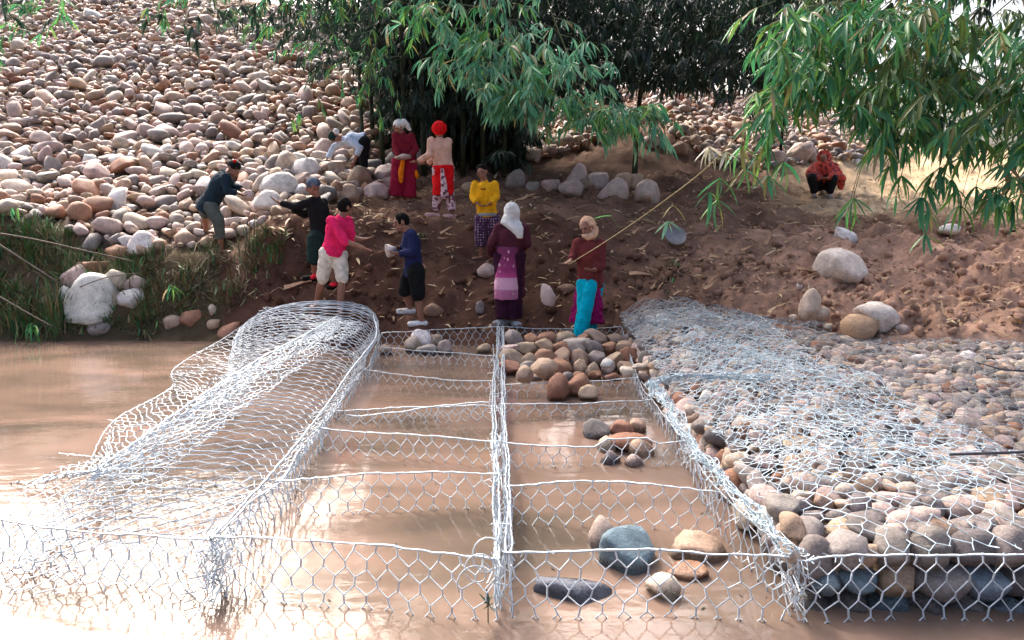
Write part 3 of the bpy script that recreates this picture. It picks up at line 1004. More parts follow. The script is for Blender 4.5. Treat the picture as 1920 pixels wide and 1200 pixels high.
# ================================================================== SINGLE STONES
def px_stone(u, v, w, h, k, lab, Y=None, z=None, shapes=SH3, rot=0.0, group=None, sink=0.0, dep=None, col=None, name='boulder'):
    """stone whose centre shows at u, v; distance from the water level, the ground or given"""
    bedded = Y is None
    if Y is None:
        if z is not None: Y = on_level(u, v + h * 0.45, z).y
        else:
            g = hit(u, v + h * 0.42); Y = g.y if g is not None else 12.0
    s = 1 / pxm(Y)
    if (z is not None and z <= 0.03) or (z is None and bedded):     # bedded in mud or water: part of the stone is below the surface
        k_ = 0.42 if z is not None else 0.2
        sink += k_ * 0.5 * h * s; h = h * (1 + k_)
    p = P(u, v, Y); d = dep or (w + h) * 0.5 * s / 1.75
    return put_stone(p + Vector((0, d * 0.5, -sink)), (w * s / 1.75, d, h * s / 1.75), col or colour(k), lab, group, Matrix.Rotation(math.radians(rot), 3, 'Y') @ Matrix.Rotation(rng.uniform(-0.3, 0.3), 3, 'X'), shapes, name=name)

# in the water of the near cell
px_stone(1180, 1028, 142, 104, 'slate blue', 'big slate blue boulder rising from the water in the near open cell', z=-0.02, shapes=[SHA[2]], col=(0.12, 0.175, 0.205), dep=0.17, sink=0.05)
px_stone(1316, 1028, 104, 62, 'tan', 'white and tan banded rock right of the slate blue boulder', z=-0.02, shapes=[SHA[1]], sink=0.045)
px_stone(1132, 1002, 54, 56, 'pale pink', 'pale half sunken rock behind the slate blue boulder', z=-0.02, shapes=[SHA[4]])
px_stone(1080, 1112, 146, 50, 'dark grey', 'long dark jagged slab nearest the camera in the water', z=-0.02, shapes=[SHA[0]], col=(0.12, 0.13, 0.16), sink=0.03)
px_stone(1246, 1106, 66, 46, 'cream', 'cream rock just breaking the surface in front of the boulder', z=-0.02, shapes=[SHA[3]])
px_stone(1300, 1074, 84, 40, 'tan', 'submerged orange tan rock below the banded rock', z=-0.03, shapes=[SHA[5]], col=(0.42, 0.22, 0.13))
# pile in the far cell under the person in turquoise trousers
def pile(cu, cv, rows, where, group, W):
    ORD = ['first', 'second', 'third', 'fourth', 'fifth', 'sixth', 'seventh', 'eighth', 'ninth']
    for ri, (v, u0, u1, n, w, h) in enumerate(rows):
        rname = ['back', 'second', 'middle', 'fourth', 'front'][ri]
        for i in range(n):
            u = lerp(u0, u1, (i + 0.5) / n) + rng.uniform(-4, 4)
            k = pick(W)
            ww = w * rng.uniform(0.8, 1.25); hh = h * rng.uniform(0.85, 1.2)
            zt = max(0.0, (cv - v) / 150.0) * 0.42
            Y = on_level(u, v + 4, zt).y
            px_stone(u, v + rng.uniform(-4, 4), ww, hh, k, f'{k} cobble, {ORD[i]} from the left in the {rname} row of {where}', Y=Y, shapes=SHA, rot=rng.uniform(-35, 35), group=group, name='cobble')
WP = {'tan': 4, 'rust brown': 4.5, 'grey': 1.8, 'pale pink': 1.2}
pile(1075, 705, [(640, 950, 1170, 7, 38, 30), (658, 945, 1190, 8, 40, 32), (676, 945, 1200, 8, 40, 34), (694, 948, 1190, 8, 36, 32), (709, 960, 1165, 7, 30, 26)],
     'the wet pile', 'cobbles in the pile below the turquoise trousers', WP)
for a in [(1022, 695, 46, 36, 'tan', 'split tan boulder on the near side of the cobble pile'), (1047, 728, 46, 44, 'rust brown', 'rust boulder tumbled forward off the cobble pile'),
          (1086, 725, 44, 34, 'rust brown', 'angular rust rock leaning on the tumbled boulder'), (1104, 738, 36, 20, 'tan', 'small tan rock at the water in front of the pile'),
          (983, 706, 34, 32, 'tan', 'broken cream faced cobble at the left of the pile'), (1176, 698, 22, 22, 'cream', 'cream rounded cobble at the right end of the pile'),
          (1085, 643, 50, 16, 'cream', 'flat pale stone under the turquoise trouser leg'), (1203, 690, 32, 13, 'cream', 'thin pale stone lying on the gabion edge right of the pile'),
          (1139, 684, 28, 16, 'white', 'white oblong pebble on the right of the pile'), (1120, 636, 40, 20, 'grey', 'grey oblong stone behind the turquoise trouser leg')]:
    px_stone(*a, z=0.02 if a[1] > 715 else 0.16, shapes=SH3)
# rocks in the middle right cell
for a in [(1122, 808, 50, 34, 'dark grey', 'wet dark rock with pale chipped face in the middle cell'), (1168, 808, 42, 32, 'rust brown', 'salmon red rock in the middle cell'),
          (1196, 800, 32, 24, 'tan', 'brown block at the back of the middle cell rocks'), (1178, 832, 90, 30, 'rust brown', 'broad wet reddish rock under the draped net'),
          (1140, 836, 34, 26, 'cream', 'cream rock left under the draped net'), (1206, 842, 46, 28, 'tan', 'wet tan rock right under the draped net'),
          (1190, 864, 32, 20, 'pale pink', 'small pink rock at the water in front of the draped net'), (1146, 858, 34, 24, 'dark grey', 'dark shadowed stone in front of the draped net')]:
    px_stone(*a, z=0.0, shapes=SHA)
# far left cell
for a in [(772, 646, 32, 24, 'cream', 'rounded white cream stone in the far left cell'), (789, 636, 32, 32, 'white', 'tall white stone leaning beside the rounded one in the far cell'),
          (815, 639, 28, 20, 'tan', 'orange tan stone in the far left cell'), (834, 652, 26, 20, 'pale pink', 'pinkish stone at the right of the far left cell group'),
          (722, 654, 24, 16, 'tan', 'small tan stone by the crumpled net in the far cell'), (800, 656, 40, 14, 'grey', 'grey flat wet stone under the white stones'),
          (908, 654, 26, 12, 'tan', 'small tan stone by the far end of the partition')]:
    px_stone(*a, z=0.02, shapes=SH3)
# white boulders at the grassy left bank
for a in [(165, 572, 86, 84, 'white', 'largest white boulder at the water edge of the grassy bank', 0), (243, 562, 56, 36, 'white', 'long white boulder right of the largest one', 12),
          (210, 522, 52, 36, 'cream', 'cream rounded boulder behind the long white one', 0), (135, 522, 50, 40, 'pale pink', 'pinkish grey boulder above the largest white one', 0),
          (250, 530, 40, 28, 'pale pink', 'grey pink angular boulder in the grass', 0), (120, 550, 30, 32, 'white', 'small white stone left against the largest boulder', 0),
          (172, 500, 60, 26, 'rust brown', 'rust brown flat boulder in the grass above the white ones', 0), (354, 597, 42, 26, 'rust brown', 'reddish tilted stone at the water below the grass tuft', -25),
          (203, 562, 34, 34, 'cream', 'cream stone wedged between the two white boulders', 0), (186, 616, 44, 24, 'grey', 'wet brown stone in the water below the largest boulder', 0),
          (100, 566, 50, 22, 'tan', 'tan flat stone in the grass at the far left', 0), (262, 462, 44, 40, 'white', 'bright white boulder at the foot of the slope above the grass', 0),
          (218, 474, 46, 26, 'rust brown', 'square rust red stone beside the bright white boulder', 0), (400, 608, 24, 16, 'tan', 'small tan stone at the water by the crumpled net', 0),
          (430, 622, 44, 26, 'rust brown', 'rounded reddish stone half under the far corner of the crumpled net', -20), (320, 604, 40, 22, 'tan', 'orange tan stone at the water edge in the grass', 0),
          (397, 580, 14, 16, 'cream', 'small cream pebble on the bank left of the crumpled net', 0)]:
    px_stone(*a[:6], rot=a[6], shapes=SH3)
# right bank
px_stone(1588, 498, 86, 56, 'white', 'big cream white boulder halfway up the right bank', rot=4, shapes=[SHA[6]], col=(0.68, 0.58, 0.50))
px_stone(1586, 439, 44, 30, 'white', 'white block shaped stone near the top of the right bank', rot=38, shapes=[SHA[7]])
px_stone(1786, 430, 36, 15, 'white', 'flat white stone below the edge at the far right', rot=5)
px_stone(1525, 576, 36, 48, 'cream', 'upright cream stone low on the right bank', shapes=[SH3[1]])
px_stone(1545, 590, 28, 20, 'cream', 'small cream stone leaning on the upright one')
px_stone(1649, 595, 76, 52, 'white', 'white boulder with a groove at the bottom of the right bank', rot=12, shapes=[SHA[3]], col=(0.66, 0.58, 0.52))
px_stone(1623, 614, 60, 42, 'tan', 'smooth golden tan boulder in front of the grooved white one', rot=8, shapes=[SH3[4]], col=(0.46, 0.30, 0.19))
px_stone(1486, 626, 46, 24, 'rust brown', 'oblong rust red stone at the gabion edge below the right bank', rot=0, shapes=[SH3[5]])
px_stone(1500, 536, 13, 12, 'white', 'little white pebble above the upright cream stone')
px_stone(1489, 595, 15, 9, 'cream', 'little cream pebble left of the upright cream stone')
px_stone(1556, 612, 14, 9, 'cream', 'little cream pebble below the upright cream stone')
px_stone(1695, 617, 24, 14, 'pale pink', 'small pinkish stone right of the grooved white boulder')
px_stone(914, 505, 36, 22, 'pale pink', 'pale angular rock on the bank left of the pink skirt', shapes=SHA)
px_stone(900, 578, 16, 20, 'grey', 'small grey pebble on the bank left of the dark trousers')
px_stone(1060, 541, 36, 16, 'tan', 'brown block in the bank left of the magenta skirt', shapes=SHA, col=(0.22, 0.12, 0.08))
px_stone(812, 580, 34, 20, 'tan', 'brown angular rock on the bank right of the black shorts', shapes=SHA, col=(0.26, 0.15, 0.10))
px_stone(1268, 618, 36, 36, 'pale pink', 'pink block under the far net of the filled gabion', Y=8.8)
# row of boulders on the shelf under the bamboo
for a in [(1083, 330, 36, 42, 'pale pink', 'tallest pinkish boulder in the row under the bamboo'), (1033, 346, 34, 26, 'pale pink', 'leftmost grey pink boulder in the row under the bamboo'),
          (1070, 352, 44, 30, 'pale pink', 'broad pinkish boulder below the tallest one in the row'), (1123, 338, 38, 38, 'pale pink', 'rounded pink boulder in the middle of the row'),
          (1152, 358, 52, 40, 'pale pink', 'large pink grey boulder second from the right in the row'), (1214, 362, 52, 42, 'pale pink', 'pale boulder at the right end of the row'),
          (1172, 340, 30, 30, 'tan', 'brownish boulder behind the large pink grey one'), (1195, 340, 26, 28, 'tan', 'small brown boulder behind the right end of the row'),
          (1098, 345, 24, 20, 'tan', 'small stone tucked between the row boulders'), (968, 340, 34, 32, 'grey', 'grey boulder in the dark right of the person in yellow'),
          (1000, 350, 24, 18, 'grey', 'small grey boulder left of the row under the bamboo')]:
    px_stone(*a, shapes=SH3, col=None)
# bigger boulders at the foot of the slope by the workers
for a in [(570, 318, 48, 38, 'white', 'big speckled white boulder at the slope foot left of the bending person', -35), (620, 312, 44, 28, 'cream', 'cream boulder under the bending person', 0),
          (672, 334, 38, 38, 'tan', 'round tan boulder in front of the bending person', 0), (703, 358, 40, 28, 'pale pink', 'pale angular boulder right of the round tan one', 0),
          (535, 308, 38, 38, 'cream', 'cream boulder behind the big speckled one', 0), (722, 328, 38, 44, 'pale pink', 'pink boulder left of the maroon trousers', 0),
          (628, 356, 32, 36, 'rust brown', 'rust brown upright stone below the cream boulder', 0), (652, 365, 36, 28, 'tan', 'tan rounded stone below the round tan boulder', 0),
          (520, 350, 64, 40, 'white', 'white flat boulder left of the outstretched black sleeve', 10), (740, 305, 40, 34, 'grey', 'grey boulder in shade left of the maroon tunic', 0),
          (500, 382, 46, 36, 'white', 'round white boulder right of the stooping person', 0), (700, 312, 32, 26, 'dark grey', 'dark boulder in shade behind the round tan one', 0),
          (600, 345, 24, 20, 'tan', 'small tan stone beside the blue beanie', 0), (880, 352, 26, 20, 'tan', 'brown boulder in shade left of the yellow shirt', 0)]:
    px_stone(*a[:6], rot=a[6], shapes=SH3)
for a in [(1510, 287, 48, 34, 'pale pink', 'large pale boulder behind the crouching person'), (1455, 296, 46, 26, 'pale pink', 'pale boulder by the dark pole'), (1225, 265, 30, 22, 'pale pink', 'pink stone alone on the earth mound'),
          (1275, 278, 30, 20, 'tan', 'tan stone at the right of the earth mound')]:
    px_stone(*a, shapes=SH3)

# ================================================================== BAMBOO
def leaf_arrays(L=1.0, W=0.14, droop=0.25, fold=0.25, n=4):
    """one lanceolate blade along +X, midrib folded, tip drooping"""
    V = []; F = []
    for i in range(n + 1):
        t = i / n
        w = W * (math.sin(math.pi * min(t * 0.86 + 0.12, 1.0)) ** 0.8) * (1 if i < n else 0.0) + (0.004 if i == n else 0)
        z = -droop * t * t
        V += [(t * L, w / 2, z + fold * w), (t * L, 0, z), (t * L, -w / 2, z + fold * w)]
    for i in range(n):
        a = i * 3
        F += [(a, a + 1, a + 4), (a, a + 4, a + 3), (a + 1, a + 2, a + 5), (a + 1, a + 5, a + 4)]
    return np.array(V, np.float32), np.array(F, np.int32)
LEAFV = [leaf_arrays(W=w, droop=d) for w in (0.115, 0.14, 0.16) for d in (0.08, 0.22, 0.4)]
LEAFM = []
for V, F in LEAFV:
    me = np_mesh('leaf', V, F, True); me.materials.append(M['leaf']); LEAFM.append(me)

def leaf_colour(kind):
    if kind == 'fresh':
        c = rng.choice(((0.065, 0.265, 0.105), (0.10, 0.31, 0.085), (0.048, 0.20, 0.085), (0.16, 0.33, 0.07), (0.055, 0.235, 0.115)))
        if rng.random() < 0.06: c = (0.26, 0.24, 0.07)
        if rng.random() < 0.03: c = (0.34, 0.27, 0.16)
    elif kind == 'pale':
        c = rng.choice(((0.13, 0.38, 0.22), (0.20, 0.46, 0.28), (0.09, 0.32, 0.20), (0.27, 0.48, 0.26), (0.07, 0.26, 0.15)))
        if rng.random() < 0.08: c = (0.30, 0.26, 0.12)
    elif kind == 'olive':
        c = rng.choice(((0.070, 0.15, 0.045), (0.095, 0.17, 0.042), (0.055, 0.13, 0.055), (0.15, 0.18, 0.042)))
    else:  # near black green, shade among the leaves put into their colour
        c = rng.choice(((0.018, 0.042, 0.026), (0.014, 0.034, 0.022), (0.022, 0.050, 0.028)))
    f = rng.uniform(0.8, 1.2)
    return tuple(x * f for x in c)

def frame_from(d, roll=0.0):
    d = Vector(d).normalized()
    side = d.cross(Vector((0, 0, 1)))
    side = side.normalized() if side.length > 1e-4 else Vector((1, 0, 0))
    up = side.cross(d)
    side, up = side * math.cos(roll) + up * math.sin(roll), up * math.cos(roll) - side * math.sin(roll)
    return Matrix((d, side, up)).transposed()

class Foliage:
    def __init__(self): self.items = []   # (loc, R, L, color)
    def fan(self, p, d, n, L, kind, spread=0.9, hang=0.5):
        d = Vector(d).normalized()
        side = d.cross(Vector((0, 0, 1)))
        side = side.normalized() if side.length > 1e-3 else Vector((1, 0, 0))
        for i in range(n):
            a = (i / max(n - 1, 1) - 0.5) * 2 * spread + rng.uniform(-0.2, 0.2)
            dd = d * math.cos(a) + side * math.sin(a) + Vector((rng.gauss(0, 0.18), rng.gauss(0, 0.22), rng.gauss(-hang, 0.22)))
            l = L * rng.uniform(0.65, 1.15) * (1 - 0.25 * abs(a))
            self.items.append((Vector(p) + dd.normalized() * 0.01, frame_from(dd, rng.gauss(0, 0.5)), l, leaf_colour(kind)))
    def single(self, p, d, L, kind, col=None):
        self.items.append((Vector(p), frame_from(d, rng.gauss(0, 0.4)), L, col or leaf_colour(kind)))
    def build(self, parent, n_single=0, name='foliage'):
        its = self.items
        if n_single:
            def key(t):
                u, v = proj(*t[0])
                return -(t[2] / t[0].y) * (1 if (0 < u < 1920 and 30 < v < 1140) else 0.1)
            its = sorted(its, key=key)
        for loc, R, L, c in its[:n_single]:
            o = bpy.data.objects.new('leaf', rng.choice(LEAFM)); COL.objects.link(o)
            o.parent = parent
            o.matrix_parent_inverse = Matrix.Translation(-Vector(parent.location))
            o.location = loc; o.rotation_euler = R.to_euler(); o.scale = (L, L, L); o.color = (*c, 1)
        g = Geo()
        for loc, R, L, c in its[n_single:]:
            V, F = rng.choice(LEAFV)
            g.add((V * L) @ np.array(R).T + np.array(loc), F, c)
        if g.n:
            o = link(name, g.mesh(name), M['leaf_mass'], parent)
            o['kind'] = 'stuff'

def tubes_obj(name, lines, mat, parent, n=5):
    g = Geo()
    for pts, r in lines: g.add(*tube(pts, r, n))
    return link(name, g.mesh(name), mat, parent)

def spray(F, twigs, p, d, L, kind, nfan=3, size=0.16, hang=0.5, nl=(4, 7)):
    """a leafy twig: short arching stem with fans of leaves at nodes and at its end"""
    p = Vector(p); d = Vector(d).normalized()
    pts = [p.copy()]
    q = p.copy(); dd = d.copy()
    for k in range(nfan):
        q = q + dd * (L / nfan)
        dd = (dd + Vector((rng.gauss(0, 0.15), rng.gauss(0, 0.15), -0.18))).normalized()
        pts.append(q.copy())
        F.fan(q, dd + Vector((rng.gauss(0, 0.5), rng.gauss(0, 0.5), 0)), rng.randint(*nl), size, kind, hang=hang)
    twigs.append((pts, [0.0035 * (1 - 0.5 * i / len(pts)) for i in range(len(pts))]))

def low_bound(tab, u):
    return np.interp(u, [t[0] for t in tab], [t[1] for t in tab])

def curtain(F, twigs, u0, u1, tab, Yr, n, kind, size, top=-120, nl=(4, 7), hang=0.5, power=1.0, L=0.35, kinds=None):
    for _ in range(n):
        u = rng.uniform(u0, u1)
        lo = low_bound(tab, u) - 30
        v = lo - (lo - top) * rng.random() ** power
        Y = rng.uniform(*Yr)
        p = P(u, v, Y)
        k = kind if not kinds else (kinds[0] if rng.random() < kinds[2] else kinds[1])
        spray(F, twigs, p, (rng.gauss(-0.2, 0.6), rng.gauss(-0.2, 0.6), rng.uniform(-0.5, 0.2)), L * rng.uniform(0.6, 1.2), k, rng.randint(2, 3), size, hang, nl)

# ---- central clump: culms, black inside, canopy above
clump = empty('bamboo_clump', (-1.6, 14.6, 2.0), 'tall dark bamboo clump behind the person with the red turban', 'bamboo')
def culm(base, lean, h, r, parent, mat):
    pts = []; rad = []
    n = 14
    for i in range(n + 1):
        t = i / n
        pts.append(Vector(base) + Vector((lean[0] * t ** 2.2, lean[1] * t ** 2.2, h * t - 0.18 * h * t ** 4)))
        rad.append(r * (1 - 0.72 * t) * (1.14 if i % 2 else 1.0))
    V, F = tube(pts, rad, 7)
    return link('culm', np_mesh('culm', V, F), mat, parent), pts
fo = Foliage(); tw = []
tips = []
for (u, v, Y, lx, ly, h, r) in [(682, 330, 13.9, -0.9, -1.0, 9.5, .035), (718, 322, 14.3, -0.5, -1.4, 10.5, .045), (742, 318, 14.6, -0.4, -1.2, 11, .05), (760, 322, 14.2, 0.2, -2.0, 11, .05),
                               (776, 316, 14.8, 0.3, -1.4, 11.5, .05), (795, 330, 14.4, 0.5, -2.2, 10.5, .05), (812, 316, 15.0, 0.8, -1.6, 11, .055), (832, 324, 14.7, 1.0, -2.4, 11, .05),
                               (850, 318, 15.2, 1.2, -1.6, 11.5, .05), (868, 330, 14.6, 1.5, -2.4, 10.5, .05), (885, 318, 15.3, 1.8, -1.6, 11, .055), (905, 330, 14.7, 2.2, -2.6, 11, .05),
                               (925, 318, 15.2, 2.4, -2.0, 10.5, .05), (944, 328, 14.8, 2.8, -2.4, 10, .045), (962, 320, 15.4, 3.2, -1.8, 10, .045), (700, 310, 15.5, -1.6, 0.2, 10, .045),
                               (820, 300, 16.0, 0.4, 0.8, 11, .05), (900, 300, 16.4, 1.6, 0.8, 11, .05), (1190, 322, 14.9, 0.5, -1.0, 5.0, .055)]:
    b = P(u, v, Y); b.z = terrain_z(b.x, b.y) - 0.1
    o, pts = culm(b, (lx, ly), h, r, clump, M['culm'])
    tips.append(pts)
# leaves coloured near black for shade, filling the clump and its canopy
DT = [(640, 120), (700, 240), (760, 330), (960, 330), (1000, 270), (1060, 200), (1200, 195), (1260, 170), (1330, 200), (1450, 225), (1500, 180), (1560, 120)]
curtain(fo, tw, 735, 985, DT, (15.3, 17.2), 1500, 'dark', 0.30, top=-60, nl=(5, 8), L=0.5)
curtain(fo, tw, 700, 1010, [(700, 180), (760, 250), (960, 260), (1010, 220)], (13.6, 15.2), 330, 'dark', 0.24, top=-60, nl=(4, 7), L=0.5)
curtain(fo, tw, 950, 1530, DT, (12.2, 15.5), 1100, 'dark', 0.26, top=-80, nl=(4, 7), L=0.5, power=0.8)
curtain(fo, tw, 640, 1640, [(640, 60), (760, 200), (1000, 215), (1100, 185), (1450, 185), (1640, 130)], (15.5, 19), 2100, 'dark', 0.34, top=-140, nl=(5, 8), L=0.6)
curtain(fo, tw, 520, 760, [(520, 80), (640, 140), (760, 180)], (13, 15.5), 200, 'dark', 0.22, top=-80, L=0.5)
for pts in tips[:-1]:      # crown above the picture, seen in the water
    for k in range(46):
        p = rng.choice(pts[6:]) + Vector((rng.gauss(0, 0.9), rng.gauss(0, 0.9), rng.gauss(0, 0.5)))
        if proj(*p)[1] < 60: spray(fo, tw, p, (rng.gauss(0, 1), rng.gauss(-0.3, 1), rng.uniform(-.6, .3)), 0.6, 'dark' if rng.random() < 0.6 else 'olive', 3, 0.30, 0.5, (5, 8))
fo.build(clump)
tubes_obj('twigs', tw, M['culm'], clump, 3)['kind'] = 'stuff'

# ---- sprays hanging in front of the clump, in the light
front = empty('bamboo_branch', P(1000, -60, 10.0), 'pale green bamboo branches hanging in front of the dark clump in the centre', 'bamboo')
fo = Foliage(); tw = []; st = []
CT = [(770, 80), (820, 115), (880, 165), (930, 205), (1000, 225), (1080, 240), (1130, 235), (1190, 255), (1225, 230), (1240, 190)]
for path in ([(760, -90, 10.4), (860, 70, 10.0), (930, 150, 9.7), (990, 200, 9.5)], [(900, -90, 10.2), (960, 60, 9.8), (1040, 150, 9.5), (1110, 200, 9.3), (1180, 235, 9.2)],
             [(1000, -80, 10.2), (1060, 90, 9.8), (1120, 170, 9.4), (1200, 210, 9.2), (1225, 230, 9.1)], [(840, -60, 10.3), (900, 90, 9.9), (940, 185, 9.7)],
             [(820, 100, 10.0), (880, 160, 9.8), (960, 178, 9.6), (1000, 190, 9.5)]):
    pts = smooth_path([P(*p) for p in path], 6); st.append((pts, [0.009 * (1 - 0.75 * i / len(pts)) for i in range(len(pts))]))
    for p in pts:
        for _ in range(rng.choice((1, 1, 2))):
            spray(fo, tw, p, (rng.gauss(0.1, 0.6), rng.gauss(-0.4, 0.4), rng.uniform(-0.7, 0.1)), rng.uniform(0.2, 0.4), 'pale', 2, 0.25, 0.6, (4, 7))
curtain(fo, tw, 775, 1000, [(775, 85), (850, 130), (920, 180), (1000, 215)], (9.3, 10.4), 50, 'fresh', 0.25, top=0, kinds=('pale', 'fresh', 0.35))
curtain(fo, tw, 900, 1130, CT, (8.9, 9.9), 44, 'pale', 0.26, top=60, power=1.1, kinds=('pale', 'fresh', 0.7))
curtain(fo, tw, 1090, 1235, CT, (8.8, 9.6), 20, 'fresh', 0.25, top=200, power=1.0)
for s_ in st: tubes_obj('stem', [s_], M['twig_green'], front, 5)
fo.build(front, 120)
tubes_obj('twigs', tw, M['twig_green'], front, 3)['kind'] = 'stuff'

# ---- left sprays over the stone slope
lefts = empty('bamboo_branch', P(600, -60, 12.0), 'dark green bamboo sprays drooping over the stone slope left of the clump', 'bamboo')
fo = Foliage(); tw = []; st = []
LT = [(430, 85), (500, 110), (560, 160), (620, 180), (680, 215), (720, 200), (770, 140)]
curtain(fo, tw, 430, 770, LT, (11.0, 12.8), 130, 'fresh', 0.22, top=-60, power=0.75, kinds=('fresh', 'dark', 0.45))
for (u, v) in ((655, 150), (700, 190), (690, 120), (640, 130), (722, 128), (745, 170), (580, 120), (575, 200), (590, 170)):
    spray(fo, tw, P(u, v, 11.8), (rng.gauss(0, .4), -0.3, -0.6), 0.3, 'fresh', 2, 0.22, 0.7, (4, 6))
for path in ([(720, -80, 12.4), (640, 40, 12.0), (560, 120, 11.8)], [(800, -60, 12.4), (740, 60, 12.0), (690, 170, 11.8)], [(560, -80, 12.2), (480, 20, 12.0), (440, 70, 11.9)]):
    pts = smooth_path([P(*p) for p in path], 6); st.append((pts, [0.008 * (1 - 0.7 * i / len(pts)) for i in range(len(pts))]))
for s_ in st: tubes_obj('stem', [s_], M['twig_green'], lefts, 5)
fo.build(lefts, 60)
tubes_obj('twigs', tw, M['twig_green'], lefts, 3)['kind'] = 'stuff'

# ---- leaves coming in at the top left corner
for (lab, u0, u1, tab, path) in (('bamboo leaves reaching into the top left corner', -60, 135, [(-60, 130), (20, 115), (60, 85), (135, 80)], [(-160, -120, 10.4), (-40, 20, 10.2), (80, 66, 10.0)]),
                           ('small bamboo spray hanging at the top edge above the stooping person', 295, 400, [(295, 80), (330, 120), (365, 100), (400, 70)], [(420, -120, 11.0), (360, 10, 10.8), (330, 80, 10.7)])):
    br = empty('bamboo_branch', P(*path[0]), lab, 'bamboo')
    fo = Foliage(); tw = []
    curtain(fo, tw, u0, u1, tab, (9.8, 10.6), 26 if u0 < 0 else 12, 'fresh', 0.22, top=-60, kinds=('fresh', 'dark', 0.5))
    pts = smooth_path([P(*p) for p in path], 6)
    tubes_obj('stem', [(pts, 0.006)], M['twig_green'], br, 5)
    fo.build(br, 10); tubes_obj('twigs', tw, M['twig_green'], br, 3)['kind'] = 'stuff'

# ---- big branch on the right, close to the camera
right = empty('bamboo_clump', (7.6, 8.6, 0.6), 'near bamboo arching in from the right with long green leaves', 'bamboo')
fo = Foliage(); tw = []
for (x, y, lx, ly, h) in ((7.4, 8.8, -3.2, -1.8, 7.5), (7.9, 8.3, -2.6, -2.4, 8), (8.2, 9.2, -3.8, -1.2, 7), (7.7, 9.6, -4.6, -1.6, 7.5)):
    culm((x, y, terrain_z(x, y) - 0.1), (lx, ly), h, 0.035, right, M['twig_green'])
RT = [(1440, 150), (1460, 205), (1500, 225), (1540, 220), (1580, 235), (1640, 270), (1700, 310), (1750, 310), (1790, 285), (1840, 310), (1900, 360), (1960, 390), (2100, 380)]
stems = [[(2080, -160, 7.4), (1800, -40, 7.0), (1620, 60, 6.7), (1500, 150, 6.5), (1450, 215, 6.4)], [(2050, -120, 7.2), (1850, 40, 6.8), (1730, 170, 6.5), (1680, 265, 6.3)],
         [(2150, -60, 7.0), (1950, 90, 6.6), (1840, 220, 6.3), (1760, 330, 6.2)], [(2200, 20, 6.8), (2020, 160, 6.4), (1920, 280, 6.2), (1880, 370, 6.1)],
         [(1950, -150, 7.6), (1700, -20, 7.2), (1560, 110, 6.9), (1490, 195, 6.7)], [(2100, 60, 7.2), (1900, 180, 6.9), (1740, 215, 6.6), (1620, 205, 6.5)]]
for path in stems:
    pts = smooth_path([P(*p) for p in path], 7)
    tubes_obj('stem', [(pts, [0.008 * (1 - 0.75 * i / len(pts)) for i in range(len(pts))])], M['twig_green'], right, 5)
    for p in pts[3:]:
        spray(fo, tw, p, (rng.gauss(-0.3, 0.6), rng.gauss(-0.3, 0.4), rng.uniform(-0.7, 0.2)), rng.uniform(0.15, 0.32), 'fresh', 2, 0.26, 0.55, (4, 7))
curtain(fo, tw, 1440, 1680, RT, (6.0, 7.2), 82, 'fresh', 0.25, top=0, power=0.95, L=0.28)
curtain(fo, tw, 1640, 1990, RT, (5.7, 7.2), 125, 'fresh', 0.25, top=0, power=0.9, L=0.28, kinds=('fresh', 'olive', 0.5))
curtain(fo, tw, 1480, 2000, [(t[0], t[1] - 60) for t in RT], (7.4, 9.0), 120, 'olive', 0.27, top=-120, L=0.3, kinds=('olive', 'dark', 0.5))
curtain(fo, tw, 1440, 2300, [(1440, -20), (2300, 300)], (6.0, 8.6), 90, 'olive', 0.27, top=-400, L=0.3)
# the long bare shoot reaching down to the person in turquoise
shoot = smooth_path([P(*p) for p in [(1600, 40, 6.8), (1490, 140, 6.6), (1420, 215, 6.5), (1330, 310, 6.4), (1230, 388, 6.3), (1140, 450, 6.2), (1066, 496, 6.15)]], 8)
tubes_obj('long_shoot', [(shoot, [0.0075 * (1 - 0.6 * i / len(shoot)) for i in range(len(shoot))])], M['twig'], right, 6)
def drop(u, v, Y, n, size, kind='fresh', d=(0, -0.2, -0.9), cols=None):
    for i in range(n):
        a = (i / max(n - 1, 1) - 0.5) * 1.7
        fo.single(P(u, v, Y), (math.sin(a) + d[0], rng.gauss(d[1], .2), d[2] * math.cos(a) + rng.gauss(0, .12)), size * rng.uniform(.75, 1.15), kind, rng.choice(cols) if cols else None)
WH = [(0.62, 0.58, 0.46), (0.55, 0.54, 0.40), (0.40, 0.40, 0.26)]
drop(1330, 276, 6.4, 7, 0.20, cols=WH)
drop(1362, 285, 6.4, 5, 0.17, cols=WH + [(0.2, 0.26, 0.12)])
for (u, v, n) in ((1432, 212, 5), (1405, 228, 5), (1462, 205, 5), (1390, 275, 5), (1420, 290, 6), (1440, 330, 5), (1395, 315, 4), (1350, 335, 4), (1345, 375, 4), (1468, 305, 5), (1330, 360, 3)):
    drop(u, v, 6.45, n, 0.25, 'fresh')
    tw.append(([P(u, v, 6.45), P(u + rng.uniform(10, 40), v - rng.uniform(15, 40), 6.45), P(u + 60, v - 50, 6.5)], 0.003))
drop(1262, 385, 6.3, 2, 0.17, cols=[(0.30, 0.27, 0.08), (0.10, 0.2, 0.06)]); drop(1252, 415, 6.3, 4, 0.16, 'pale')
tw.append(([P(1207, 404, 6.3), P(1225, 420, 6.3), P(1250, 423, 6.3)], 0.0025)); tw.append(([P(1242, 376, 6.3), P(1250, 384, 6.3), P(1268, 390, 6.3)], 0.0025))
fo.single(P(1146, 405, 6.25), (-1, -0.1, 0.02), 0.17, 'fresh', (0.10, 0.30, 0.10)); tw.append(([P(1165, 428, 6.25), P(1158, 424, 6.25), P(1146, 404, 6.25)], 0.0025))
